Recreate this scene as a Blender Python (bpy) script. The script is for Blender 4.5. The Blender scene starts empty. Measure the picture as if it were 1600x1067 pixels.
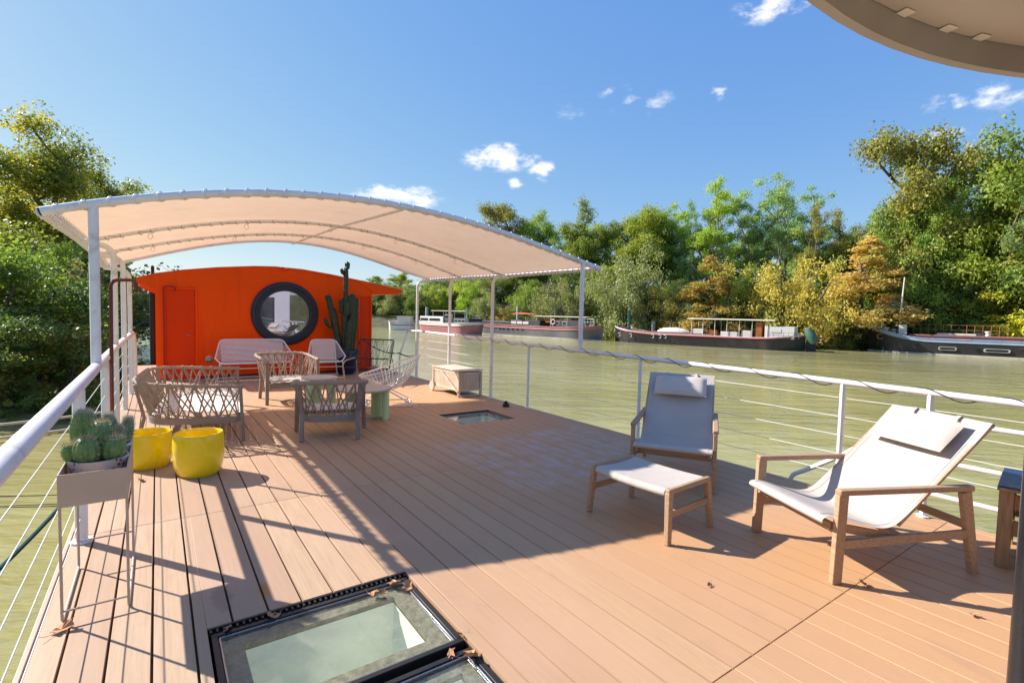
import bpy, bmesh, math, random
import numpy as np
from mathutils import Vector, Matrix, Euler
S = bpy.context.scene
C = S.collection
PI = math.pi
R = math.radians
random.seed(7)
rng = np.random.default_rng(11)

# ------------------------------------------------------------------ camera
CAM = np.array([0.0, 0.0, 1.55]); FPX = 786.0
_y, _p, _r = R(35.23), R(-3.02), R(1.35)
_F = np.array([math.sin(_y)*math.cos(_p), math.cos(_y)*math.cos(_p), math.sin(_p)])
_R0 = np.array([math.cos(_y), -math.sin(_y), 0.0]); _U0 = np.cross(_R0, _F)
_RT = math.cos(_r)*_R0 + math.sin(_r)*_U0
_UP = -math.sin(_r)*_R0 + math.cos(_r)*_U0
cam = bpy.data.cameras.new('camera'); cam_o = bpy.data.objects.new('camera', cam); C.objects.link(cam_o)
cam.sensor_width = 36.0; cam.lens = FPX/1600*36; cam.clip_start = 0.05; cam.clip_end = 3000
m = Matrix.Identity(4)
for i in range(3):
    m[i][0] = _RT[i]; m[i][1] = _UP[i]; m[i][2] = -_F[i]; m[i][3] = CAM[i]
cam_o.matrix_world = m
S.camera = cam_o
def ray(x, y): return _F*FPX + _RT*(x-800) - _UP*(y-533.5)
def at_y(x, y, Y): d = ray(x, y); return CAM + d*(Y/d[1])
def at_z(x, y, z): d = ray(x, y); return CAM + d*((z-CAM[2])/d[2])
def at_d(x, dist):
    """ground position at a horizontal distance along the picture column x (row near the horizon)"""
    d = ray(x, 500+0.02*(x-800)); h = math.hypot(d[0], d[1]); return CAM[0]+d[0]/h*dist, CAM[1]+d[1]/h*dist
def z_at(x, y, dist):
    d = ray(x, y); h = math.hypot(d[0], d[1]); return CAM[2]+d[2]/h*dist

# ------------------------------------------------------------------ world, sun, exposure
SUN = Vector((-0.84, 1.17, 1.0)).normalized()
w = bpy.data.worlds.new("World"); S.world = w; w.use_nodes = True
wt = w.node_tree; wt.nodes.clear()
def WN(t, **k):
    n = wt.nodes.new(t)
    for a, b in k.items(): setattr(n, a, b)
    return n
sky = WN('ShaderNodeTexSky', sky_type='NISHITA', sun_disc=False, sun_elevation=math.asin(SUN.z),
         sun_rotation=math.atan2(SUN.x, SUN.y) % (2*PI), altitude=50, air_density=1.0, dust_density=0.35, ozone_density=2.0)
bg = WN('ShaderNodeBackground'); bg.inputs[1].default_value = 0.12
wo = WN('ShaderNodeOutputWorld')
sp_ = WN('ShaderNodeSeparateColor'); wt.links.new(sky.outputs[0], sp_.inputs[0]); hs = WN('ShaderNodeCombineColor')
for i_, (ex_, sc_) in enumerate(((.84, .555), (.60, .93), (.17, 2.40))):
    pw_ = WN('ShaderNodeMath', operation='POWER'); pw_.inputs[1].default_value = ex_; wt.links.new(sp_.outputs[i_], pw_.inputs[0])
    mu_ = WN('ShaderNodeMath', operation='MULTIPLY'); mu_.inputs[1].default_value = sc_; wt.links.new(pw_.outputs[0], mu_.inputs[0]); wt.links.new(mu_.outputs[0], hs.inputs[i_])
tc = WN('ShaderNodeTexCoord')
nz = WN('ShaderNodeTexNoise'); nz.inputs['Scale'].default_value = 22; nz.inputs['Detail'].default_value = 7; nz.inputs['Roughness'].default_value = 0.62
mp = WN('ShaderNodeMapping'); mp.inputs['Scale'].default_value = (1, 1, 2.0)
wt.links.new(tc.outputs['Generated'], mp.inputs[0]); wt.links.new(mp.outputs[0], nz.inputs['Vector'])
def WM(op, a, b=None, clamp=False):
    n = WN('ShaderNodeMath', operation=op, use_clamp=clamp)
    for i, q in enumerate((a, b)):
        if q is None: continue
        if isinstance(q, (int, float)): n.inputs[i].default_value = q
        else: wt.links.new(q, n.inputs[i])
    return n.outputs[0]
# clouds stand in the sky at fixed directions (azimuth/elevation), each an ellipse broken up by noise
CL = [(782, 246, 62, 24, 1.25), (848, 267, 26, 18, 1.15), (806, 288, 15, 10, .9), (628, 306, 78, 18, 1.35), (1124, 146, 20, 14, .85),
      (982, 158, 26, 15, .55), (1035, 167, 24, 14, .4), (955, 143, 14, 8, .5), (1005, 140, 16, 9, .4), (1205, 12, 62, 22, .9), (1540, 146, 84, 26, .85), (1470, 207, 62, 15, .55), (1610, 134, 62, 34, .8), (975, 152, 40, 20, .32), (1020, 160, 45, 22, .30), (905, 175, 60, 20, .22)]
tot = None
for (cx, cy, rx, ry, g) in CL:
    d0 = ray(cx, cy); L0 = np.linalg.norm(d0); d0 = Vector(d0/L0)
    side = d0.cross(Vector((0, 0, 1))).normalized(); up = side.cross(d0)
    sub = WN('ShaderNodeVectorMath', operation='SUBTRACT'); sub.inputs[1].default_value = d0
    wt.links.new(tc.outputs['Generated'], sub.inputs[0])
    def dot(vec, s):
        n = WN('ShaderNodeVectorMath', operation='DOT_PRODUCT'); n.inputs[1].default_value = vec*s
        wt.links.new(sub.outputs[0], n.inputs[0]); return n.outputs['Value']
    a = dot(side, L0/rx/1.15); b = dot(up, L0/ry/1.15)
    bl = WM('MULTIPLY', b, b); al = WM('MULTIPLY', a, a)
    rr = WM('SQRT', WM('ADD', al, bl))
    v = WM('MULTIPLY', WM('SUBTRACT', 1.0, rr, True), g)
    tot = v if tot is None else WM('MAXIMUM', tot, v)
inside = WM('MULTIPLY', tot, 1.5, True)
msk = WM('ADD', WM('MULTIPLY', tot, 1.0), WM('MULTIPLY', WM('SUBTRACT', nz.outputs['Fac'], 0.52), 3.2))
mr = WN('ShaderNodeMapRange', interpolation_type='SMOOTHSTEP'); mr.inputs['From Min'].default_value = 0.12; mr.inputs['From Max'].default_value = 0.95
wt.links.new(msk, mr.inputs['Value'])
fac = WM('MULTIPLY', mr.outputs[0], WM('MULTIPLY', inside, 1.6, True), True)
wm = WN('ShaderNodeMix', data_type='RGBA'); wt.links.new(fac, wm.inputs['Factor'])
wt.links.new(hs.outputs[0], wm.inputs['A']); wm.inputs['B'].default_value = (3.9, 4.0, 4.25, 1)
wt.links.new(wm.outputs['Result'], bg.inputs[0]); wt.links.new(bg.outputs[0], wo.inputs[0])
sl = bpy.data.lights.new('sun', 'SUN'); sl.energy = 4.2; sl.angle = R(0.5); sl.color = (1.0, 0.93, 0.84)
so = bpy.data.objects.new('sun', sl); C.objects.link(so); so.rotation_euler = SUN.to_track_quat('Z', 'Y').to_euler()
S.view_settings.view_transform = 'Standard'; S.view_settings.look = 'None'; S.view_settings.gamma = 1
S.view_settings.exposure = 1.17
S.render.engine = 'CYCLES'
S.cycles.max_bounces = 8; S.cycles.transparent_max_bounces = 16
S.cycles.use_adaptive_sampling = True

# ------------------------------------------------------------------ mesh helpers
class MB:
    def __init__(s): s.v = []; s.f = []
    def add(s, V, Fc):
        o = len(s.v); s.v += [tuple(float(c) for c in p) for p in V]; s.f += [tuple(i+o for i in f) for f in Fc]; return s
    def box(s, x0, x1, y0, y1, z0, z1, M=None):
        V = [(x0,y0,z0),(x1,y0,z0),(x1,y1,z0),(x0,y1,z0),(x0,y0,z1),(x1,y0,z1),(x1,y1,z1),(x0,y1,z1)]
        if M is not None: V = [tuple(M @ Vector(p)) for p in V]
        return s.add(V, [(0,3,2,1),(4,5,6,7),(0,1,5,4),(1,2,6,5),(2,3,7,6),(3,0,4,7)])
    def bar(s, p, q, w, h, up=(0,0,1), w2=None, h2=None):
        """rectangular bar from p to q, w across, h along 'up'"""
        p, q = Vector(p), Vector(q); d = (q-p).normalized(); sd = d.cross(Vector(up))
        if sd.length < 1e-4: sd = d.cross(Vector((1,0,0)))
        sd.normalize(); u = sd.cross(d); V = []
        for c, ww, hh in ((p, w, h), (q, w2 or w, h2 or h)):
            for a, b in ((-1,-1),(1,-1),(1,1),(-1,1)): V.append(tuple(c+sd*a*ww/2+u*b*hh/2))
        return s.add(V, [(0,1,2,3),(7,6,5,4),(0,4,5,1),(1,5,6,2),(2,6,7,3),(3,7,4,0)])
    def tube(s, pts, r, n=8, closed=False, r2=None, flat=1.0):
        P = [Vector(p) for p in pts]; N = len(P)
        if N < 2: return s
        V = []; prev = None
        for i in range(N):
            if closed: d = P[(i+1) % N]-P[i-1]
            else: d = P[min(i+1, N-1)]-P[max(i-1, 0)]
            if d.length < 1e-9: d = Vector((0,0,1))
            d.normalize()
            if prev is None:
                a = Vector((0,0,1)) if abs(d.z) < .9 else Vector((1,0,0)); prev = d.cross(a).normalized()
            else:
                prev = prev - d*prev.dot(d)
                if prev.length < 1e-6: prev = d.orthogonal()
                prev.normalize()
            b = d.cross(prev)
            rr = r[i] if isinstance(r, (list, tuple)) else (r if r2 is None else r+(r2-r)*i/(N-1))
            for k in range(n):
                t = 2*PI*k/n; V.append(tuple(P[i]+prev*math.cos(t)*rr+b*math.sin(t)*rr*flat))
        Fc = []
        for i in range(N if closed else N-1):
            j = (i+1) % N
            for k in range(n):
                l = (k+1) % n; Fc.append((i*n+k, i*n+l, j*n+l, j*n+k))
        if not closed:
            Fc.append(tuple(range(n-1, -1, -1))); Fc.append(tuple((N-1)*n+k for k in range(n)))
        return s.add(V, Fc)
    def lathe(s, prof, c=(0,0,0), n=40, f=None):
        V = []; N = len(prof)
        for i, (r, z) in enumerate(prof):
            for k in range(n):
                t = 2*PI*k/n; rr = r*(f(t, z) if f else 1); V.append((c[0]+rr*math.cos(t), c[1]+rr*math.sin(t), c[2]+z))
        Fc = []
        for i in range(N-1):
            for k in range(n):
                l = (k+1) % n; Fc.append((i*n+k, i*n+l, (i+1)*n+l, (i+1)*n+k))
        if prof[0][0] > 1e-4: Fc.append(tuple(range(n-1, -1, -1)))
        if prof[-1][0] > 1e-4: Fc.append(tuple((N-1)*n+k for k in range(n)))
        return s.add(V, Fc)
    def prism(s, poly, a, b, axis='z'):
        """extrude a 2D polygon along an axis from a to b"""
        n = len(poly)
        def P(p, t): return {'z': (p[0], p[1], t), 'y': (p[0], t, p[1]), 'x': (t, p[0], p[1])}[axis]
        V = [P(p, a) for p in poly]+[P(p, b) for p in poly]
        Fc = [tuple(range(n-1, -1, -1)), tuple(range(n, 2*n))]+[(i, (i+1) % n, n+(i+1) % n, n+i) for i in range(n)]
        return s.add(V, Fc)
    def grid(s, G, thick=0, closed_u=False):
        """G: rows of points; a solid sheet when thick>0 (offset along local normal)"""
        nu = len(G); nv = len(G[0]); A = np.array(G, float)
        Fc = [(i*nv+j, i*nv+j+1, ((i+1) % nu)*nv+j+1, ((i+1) % nu)*nv+j) for i in range(nu if closed_u else nu-1) for j in range(nv-1)]
        if not thick: return s.add(A.reshape(-1, 3), Fc)
        du = np.gradient(A, axis=0); dv = np.gradient(A, axis=1)
        nn = np.cross(dv, du); nn /= (np.linalg.norm(nn, axis=2, keepdims=True)+1e-12)
        V = np.concatenate([A.reshape(-1, 3), (A-nn*thick).reshape(-1, 3)]); o = nu*nv
        F2 = [tuple(q+o for q in f[::-1]) for f in Fc]
        E = []
        for j in range(nv-1):
            if not closed_u:
                E.append((j+1, j, j+o, j+1+o)); a = (nu-1)*nv+j; E.append((a, a+1, a+1+o, a+o))
        for i in range(nu if closed_u else nu-1):
            a, b = i*nv, ((i+1) % nu)*nv; E.append((a, b, b+o, a+o)); E.append((b+nv-1, a+nv-1, a+nv-1+o, b+nv-1+o))
        return s.add(V, Fc+F2+E)
    def xf(s, M, start=0):
        s.v[start:] = [tuple(M @ Vector(p)) for p in s.v[start:]]; return s

def build(name, mb, mat, parent=None, smooth=35, bevel=0, label=None, kind=None, seg=2):
    me = bpy.data.meshes.new(name); me.from_pydata(mb.v, [], mb.f); me.update()
    bm = bmesh.new(); bm.from_mesh(me); bmesh.ops.recalc_face_normals(bm, faces=bm.faces); bm.to_mesh(me); bm.free()
    if smooth:
        me.polygons.foreach_set('use_smooth', [True]*len(me.polygons)); me.set_sharp_from_angle(angle=R(smooth))
    me.materials.append(mat)
    o = bpy.data.objects.new(name, me); C.objects.link(o)
    if parent: o.parent = parent
    if bevel:
        b = o.modifiers.new('bevel', 'BEVEL'); b.width = bevel; b.segments = seg; b.limit_method = 'ANGLE'; b.angle_limit = R(40)
    if label: o['label'] = label
    if kind: o['kind'] = kind
    return o
def tag(o, label, cat, group=None):
    o['label'] = label; o['category'] = cat
    if group: o['group'] = group
    return o
def thing(name, label, cat, loc=(0,0,0), rz=0, group=None):
    o = bpy.data.objects.new(name, None); C.objects.link(o); o.location = loc; o.rotation_euler = (0, 0, rz); o.empty_display_size = .2
    return tag(o, label, cat, group)
def copy_tree(root, loc, rz, label):
    r = root.copy(); C.objects.link(r); r.location = loc; r.rotation_euler = (0, 0, rz); r['label'] = label
    for ch in list(root.children):
        c = ch.copy(); C.objects.link(c); c.parent = r
        for g in list(ch.children):
            d = g.copy(); C.objects.link(d); d.parent = c
    return r
def arc(c, r, a0, a1, n, plane='xz'):
    o = []
    for i in range(n+1):
        t = R(a0+(a1-a0)*i/n); u, v = r*math.cos(t), r*math.sin(t)
        o.append((c[0]+u, c[1], c[2]+v) if plane == 'xz' else (c[0]+u, c[1]+v, c[2]) if plane == 'xy' else (c[0], c[1]+u, c[2]+v))
    return o
def fillet(pts, r, n=5):
    """round the inner corners of a polyline"""
    P = [Vector(p) for p in pts]; out = [tuple(P[0])]
    for i in range(1, len(P)-1):
        a = (P[i-1]-P[i]); b = (P[i+1]-P[i]); k = min(r, a.length*.49, b.length*.49)
        p0 = P[i]+a.normalized()*k; p1 = P[i]+b.normalized()*k
        for j in range(n+1):
            t = j/n; out.append(tuple(p0*(1-t)**2+P[i]*2*t*(1-t)+p1*t*t))
    out.append(tuple(P[-1])); return out
def sag(p, q, s, n=12):
    p, q = Vector(p), Vector(q)
    return [tuple(p.lerp(q, i/n)-Vector((0,0,s*4*(i/n)*(1-i/n)))) for i in range(n+1)]

# ------------------------------------------------------------------ material helpers
class NT:
    def __init__(s, name):
        s.m = bpy.data.materials.new(name); s.m.use_nodes = True; s.t = s.m.node_tree; s.b = s.t.nodes['Principled BSDF']
        s.out = s.t.nodes['Material Output']
    def n(s, t, **k):
        x = s.t.nodes.new(t)
        for a, b in k.items(): setattr(x, a, b)
        return x
    def l(s, a, b): s.t.links.new(a, b)
    def co(s, kind='Object', scale=(1,1,1)):
        t = s.n('ShaderNodeTexCoord'); mp = s.n('ShaderNodeMapping'); mp.inputs['Scale'].default_value = scale
        s.l(t.outputs[kind], mp.inputs[0]); return mp.outputs[0]
    def noise(s, vec, scale=5, detail=4, rough=.55, dist=0):
        x = s.n('ShaderNodeTexNoise'); x.inputs['Scale'].default_value = scale; x.inputs['Detail'].default_value = detail
        x.inputs['Roughness'].default_value = rough; x.inputs['Distortion'].default_value = dist
        if vec: s.l(vec, x.inputs['Vector'])
        return x.outputs['Fac']
    def ramp(s, fac, stops, interp='LINEAR'):
        x = s.n('ShaderNodeValToRGB'); x.color_ramp.interpolation = interp; e = x.color_ramp.elements
        while len(e) < len(stops): e.new(.5)
        for k, (p, c) in zip(e, stops): k.position = p; k.color = (*c, 1) if not isinstance(c, (int, float)) else (c, c, c, 1)
        s.l(fac, x.inputs[0]); return x.outputs[0]
    def mix(s, f, a, b, mode='MIX'):
        x = s.n('ShaderNodeMix', data_type='RGBA', blend_type=mode)
        for sock, v in (('Factor', f), ('A', a), ('B', b)):
            if isinstance(v, (int, float)) : x.inputs[sock].default_value = v if sock == 'Factor' else (v, v, v, 1)
            elif isinstance(v, tuple): x.inputs[sock].default_value = (*v, 1)
            else: s.l(v, x.inputs[sock])
        return x.outputs['Result']
    def math(s, op, a, b=None, clamp=False):
        x = s.n('ShaderNodeMath', operation=op, use_clamp=clamp)
        for i, v in enumerate((a, b)):
            if v is None: continue
            if isinstance(v, (int, float)): x.inputs[i].default_value = v
            else: s.l(v, x.inputs[i])
        return x.outputs[0]
    def rmap(s, v, a, b, c=0, d=1, smooth=False):
        x = s.n('ShaderNodeMapRange'); x.interpolation_type = 'SMOOTHSTEP' if smooth else 'LINEAR'
        for k, q in zip(('From Min','From Max','To Min','To Max'), (a,b,c,d)): x.inputs[k].default_value = q
        s.l(v, x.inputs['Value']); return x.outputs[0]
    def bump(s, h, strength=.3, dist=.01):
        x = s.n('ShaderNodeBump'); x.inputs['Strength'].default_value = strength; x.inputs['Distance'].default_value = dist
        s.l(h, x.inputs['Height']); s.l(x.outputs[0], s.b.inputs['Normal']); return x
    def island(s):
        g = s.n('ShaderNodeNewGeometry'); return g.outputs['Random Per Island']
def paint(name, col, rough=.5, var=.15, scale=6, metal=0, bump=.05, spec=.4, dirt=None, coat=0, streak=0):
    k = NT(name); v = k.co(); f = k.noise(v, scale, 6, .6)
    c1 = tuple(min(1, c*(1+var)) for c in col); c0 = tuple(c*(1-var) for c in col)
    base = k.ramp(f, [(.3, c0), (.7, c1)])
    if streak:
        q_ = k.noise(k.co(scale=(1, 1, .10)), streak, 6, .65); base = k.mix(k.rmap(q_, .50, .75, 0, .38, True), base, tuple(c*.72 for c in col))
    if dirt:
        g = k.noise(v, scale*.7, 8, .7, .4); base = k.mix(k.rmap(g, .52, .7, 0, dirt[1], True), base, dirt[0])
    k.l(base, k.b.inputs['Base Color']); k.b.inputs['Metallic'].default_value = metal
    k.l(k.rmap(k.noise(v, scale*3, 4), .2, .8, max(.02, rough-.08), min(1, rough+.08)), k.b.inputs['Roughness'])
    k.b.inputs['Specular IOR Level'].default_value = spec
    if coat: k.b.inputs['Coat Weight'].default_value = coat
    if bump: k.bump(k.noise(v, scale*14, 4), bump, .002)
    return k.m
def wood(name, c0, c1, c2, grain=(3, 60, 60), rough=.65, grey=None):
    k = NT(name); v = k.co(scale=grain)
    f = k.noise(v, 1.0, 7, .65, .6); isl = k.island()
    base = k.ramp(f, [(.28, c0), (.5, c1), (.74, c2)])
    base = k.mix(k.rmap(isl, 0, 1, 0, .3), base, tuple(c*.7 for c in c0))
    if grey:
        base = k.mix(k.rmap(k.noise(k.co(), 4, 5), .4, .65, 0, .75, True), base, grey)
    k.l(base, k.b.inputs['Base Color']); k.b.inputs['Roughness'].default_value = rough
    k.bump(f, .25, .002); return k.m
M = {}
M['white'] = paint('white_paint', (.76,.75,.77), .38, .05, 5, dirt=((.42,.34,.26), .5))
M['white_l'] = paint('white_lacquer', (.80,.78,.76), .4, .03, 8)
M['orange'] = paint('orange_paint', (1.0,.085,.001), .45, .02, 1.2, dirt=((.80,.06,.002), .3), bump=.03, spec=.12, streak=7)
M['orange_shaded'] = paint('shaded_orange_paint', (.78,.045,.001), .45, .05, 1.4, bump=.03, spec=.12)  # darker copy of the cabin orange, recess shade put into the colour
M['redpipe'] = paint('dark_red_pipe', (.30,.020,.006), .5, .1, 6)
M['navy'] = paint('navy_rubber', (.018,.024,.045), .4, .2, 6)
M['black'] = paint('black_paint', (.016,.016,.018), .45, .2, 8)
M['steel'] = paint('grey_steel', (.32,.33,.36), .3, .1, 10, metal=.9)
M['maroon'] = paint('maroon_paint', (.12,.022,.018), .4, .15, 9)
M['yellow'] = paint('yellow_glaze', (.96,.65,.004), .26, .10, 3, bump=.0, coat=.5, dirt=((.80,.50,.01), .5))
M['taupe'] = paint('taupe_metal', (.50,.375,.30), .5, .05, 4, bump=.08)
M['mint'] = paint('mint_lacquer', (.58,.70,.36), .45, .05, 4)
M['mint_top'] = paint('mushroom_lacquer', (.50,.42,.34), .45, .04, 4)
M['lav_top'] = paint('pale_grey_lacquer', (.55,.50,.50), .4, .04, 4)
M['navy_glaze'] = paint('navy_glaze', (.012,.018,.06), .12, .2, 4, bump=0)
M['teak'] = wood('weathered_teak', (.30,.17,.09), (.43,.27,.16), (.52,.36,.235))
M['teak_box'] = wood('silvered_teak', (.42,.31,.22), (.56,.44,.34), (.64,.53,.43), grain=(25,25,3), grey=(.60,.54,.48))
M['crate'] = wood('crate_pine', (.22,.12,.06), (.36,.22,.12), (.46,.31,.19), grain=(40,40,3))
M['rope'] = wood('taupe_rope', (.26,.19,.15), (.36,.27,.215), (.44,.34,.28), grain=(60,60,60), rough=.8)
M['chair_frame'] = paint('taupe_frame', (.27,.205,.17), .6, .1, 10)
M['seat_band'] = paint('woven_seat_band', (.30,.24,.20), .75, .12, 30, bump=.3)
M['navy_lid'] = paint('dark_blue_sheet', (.03,.055,.15), .3, .2, 4)
M['greenrope'] = wood('green_rope', (.008,.05,.05), (.02,.09,.085), (.03,.13,.12), grain=(60,60,60), rough=.9)
M['paleRope'] = wood('pale_rope', (.40,.33,.24), (.50,.43,.33), (.60,.53,.43), grain=(60,60,60), rough=.9)
M['yellowrope'] = wood('yellow_rope', (.5,.28,.03), (.6,.36,.05), (.7,.45,.1), grain=(60,60,60), rough=.9)
M['rust'] = paint('rusted_iron', (.16,.08,.05), .8, .35, 8, bump=.3)
M['leaf'] = paint('dead_leaf', (.50,.25,.12), .8, .35, 30, bump=.3)
M['cable'] = paint('dark_cable', (.03,.022,.025), .6, .2, 10)

def fabric(name, col, trans=.25, weave=900):
    k = NT(name); v = k.co(); wv = k.n('ShaderNodeTexWave'); wv.inputs['Scale'].default_value = weave/12; wv.inputs['Distortion'].default_value = .4
    k.l(v, wv.inputs['Vector']); f = k.noise(v, 5, 5)
    base = k.ramp(f, [(.3, tuple(c*.93 for c in col)), (.7, col)])
    k.l(base, k.b.inputs['Base Color']); k.b.inputs['Roughness'].default_value = .85; k.b.inputs['Specular IOR Level'].default_value = .2
    cr_ = k.noise(k.co(scale=(1, 1.6, 1)), 3.2, 4, .6, 1.2)
    k.bump(k.math('ADD', k.math('MULTIPLY', wv.outputs['Fac'], .10), k.math('MULTIPLY', cr_, 1.6)), .35, .012)
    st = k.noise(k.co(), 1.7, 7, .7, .6); base = k.mix(k.rmap(st, .50, .72, 0, .30, True), base, tuple(c*.72 for c in col)); k.l(base, k.b.inputs['Base Color'])
    if trans:
        t = k.n('ShaderNodeBsdfTranslucent'); k.l(base, t.inputs['Color'])
        mx = k.n('ShaderNodeMixShader'); mx.inputs[0].default_value = trans
        k.l(k.b.outputs[0], mx.inputs[1]); k.l(t.outputs[0], mx.inputs[2]); k.l(mx.outputs[0], k.out.inputs[0])
    return k.m
M['sling'] = fabric('sling_fabric', (.585,.525,.475), .16)
M['pillow'] = fabric('pillow_fabric', (.57,.505,.45), 0)
M['canopy'] = fabric('canopy_fabric', (.90,.645,.46), .33, 300)
M['cushion'] = fabric('woven_seat', (.66,.63,.61), 0, 400)

# deck boards: brushed composite
k = NT('deck_boards'); co = k.co(); isl = k.island()
v = k.co(scale=(55, 2.2, 55)); f = k.noise(v, 1.0, 8, .7, .8)
v2 = k.co(scale=(1.2, .8, 1)); f2 = k.noise(v2, 1.1, 4)
base = k.ramp(f, [(.25, (.355,.232,.142)), (.5, (.455,.312,.195)), (.78, (.53,.378,.248))])
base = k.mix(k.rmap(isl, 0, 1, 0, .75), base, (.37,.225,.15))
base = k.mix(k.rmap(f2, .45, .7, 0, .35, True), base, (.50,.335,.25))
sx = k.n('ShaderNodeSeparateXYZ'); k.l(co, sx.inputs[0])
warm = k.rmap(sx.outputs['X'], .6, 3.0, 0, .75)
base = k.mix(warm, base, (.515,.278,.125))  # warmer to the right: reflected-gloss gradient painted into the boards
# a pale blue-grey, smoother patch, broken by noise, between the chairs and the loungers
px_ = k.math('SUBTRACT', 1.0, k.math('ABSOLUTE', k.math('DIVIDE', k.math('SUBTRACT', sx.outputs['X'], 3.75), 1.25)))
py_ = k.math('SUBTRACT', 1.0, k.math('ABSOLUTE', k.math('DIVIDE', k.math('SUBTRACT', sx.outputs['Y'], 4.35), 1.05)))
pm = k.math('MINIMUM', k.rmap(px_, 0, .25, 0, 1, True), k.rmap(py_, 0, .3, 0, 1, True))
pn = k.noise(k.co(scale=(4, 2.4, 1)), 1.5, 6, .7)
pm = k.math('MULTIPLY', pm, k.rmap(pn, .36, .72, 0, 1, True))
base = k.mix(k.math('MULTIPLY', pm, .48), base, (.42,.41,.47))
# rust blotch and small spots
def spot(x, y, r, col, amt, ng=.25):
    global base
    dx = k.math('DIVIDE', k.math('SUBTRACT', sx.outputs['X'], x), r[0]); dy = k.math('DIVIDE', k.math('SUBTRACT', sx.outputs['Y'], y), r[1])
    rr = k.math('ADD', k.math('MULTIPLY', dx, dx), k.math('MULTIPLY', dy, dy))
    rr = k.math('ADD', rr, k.math('MULTIPLY', k.math('SUBTRACT', k.noise(co, 14, 6, .7), .5), 2.4))
    base = k.mix(k.rmap(rr, .2, 1.1, amt, 0, True), base, col)
spot(.47, 2.98, (.035, .10), (.50,.17,.03), .8)
spot(.27, 3.02, (.06, .16), (.22,.14,.10), .55)
dk_ = k.noise(k.co(scale=(1.6, .9, 1)), 2.6, 7, .72, .5); base = k.mix(k.rmap(dk_, .54, .74, 0, .30, True), base, (.30,.195,.135))
fine = k.noise(co, 90, 3, .8); base = k.mix(k.rmap(fine, .60, .72, 0, .25), base, (.24,.14,.09))
k.l(base, k.b.inputs['Base Color'])
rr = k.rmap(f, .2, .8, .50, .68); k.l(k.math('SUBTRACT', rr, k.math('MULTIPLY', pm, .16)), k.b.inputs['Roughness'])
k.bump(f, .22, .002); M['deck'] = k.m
M['groove'] = paint('board_groove', (.15,.068,.032), .9, .2, 6)
M['underdeck'] = paint('dark_underdeck', (.012,.010,.009), .9, .2, 6)
M['hullsteel'] = paint('dark_hull_steel', (.05,.05,.055), .5, .2, 3)

# ------------------------------------------------------------------ the deck
X0, X1 = -0.48, 5.09
H1 = (0.18, 1.20, 1.18, 2.76); H2 = (3.50, 4.40, 6.08, 6.86)
def sub(rects, h):
    out = []
    for (a, b, c, d) in rects:
        if h[0] >= b or h[1] <= a or h[2] >= d or h[3] <= c: out.append((a, b, c, d)); continue
        if a < h[0]: out.append((a, h[0], c, d))
        if b > h[1]: out.append((h[1], b, c, d))
        a2, b2 = max(a, h[0]), min(b, h[1])
        if c < h[2]: out.append((a2, b2, c, h[2]))
        if d > h[3]: out.append((a2, b2, h[3], d))
    return out
xs = [X0]; g = 2.41-.163*17
while g < X1-.03:
    if g > X0+.03: xs.append(g)
    g += .163
xs.append(X1)
segs = [-1.9, 1.18, 4.35, 7.52, 10.69, 13.2]
mb = MB()
for i in range(len(xs)-1):
    gap = .0052 if xs[i] < .8 else .0034
    for j in range(len(segs)-1):
        for (a, b, c, d) in sub([(xs[i]+gap, xs[i+1]-gap, segs[j]+.002, segs[j+1]-.002)], H1):
            for q in sub([(a, b, c, d)], H2):
                if q[1]-q[0] > .01 and q[3]-q[2] > .01: mb.box(*q, -.025, 0)
# stern apron right and left of the cabin
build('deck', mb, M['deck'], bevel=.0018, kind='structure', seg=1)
mb = MB()
for q in sub(sub([(X0+.01, X1-.01, -1.89, 13.15)], H1), H2): mb.box(*q, -.05, -.0252)
build('deck_base', mb, M['groove'], kind='structure')
hb = thing('houseboat', 'dark steel houseboat hull carrying the plank deck', 'houseboat')
mb = MB(); y0, y1 = -6, 18.5
outer = [(X0, y0), (X1, y0), (X1, 16.5), (4.2, 18.2), (.4, 18.2), (X0, 16.5)]
# hull as an open tub so the skylight wells stay clear
for i in range(len(outer)):
    p, q = outer[i], outer[(i+1) % len(outer)]
    mb.add([(p[0],p[1],-2.2),(q[0],q[1],-2.2),(q[0],q[1],-.052),(p[0],p[1],-.052)], [(0,1,2,3)])
mb.add([(p[0], p[1], -2.2) for p in outer], [tuple(range(6))])
build('hull', mb, M['hullsteel'], hb, smooth=0)
mb = MB()
mb.box(X0-.025, X0-.002, y0, 16.5, -.16, -.004); mb.box(X1+.002, X1+.025, y0, 16.5, -.16, -.004)
build('deck_edge', mb, M['taupe'], hb, bevel=.004)
mb = MB(); mb.box(X0+.005, X1-.005, 13.21, 16.4, -.1, -.01); build('aft_deck', mb, M['deck'], hb)
mb = MB(); mb.box(X0+.005, X1-.005, -6, -1.95, -.1, -.01); build('fore_deck', mb, M['deck'], hb)

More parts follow.
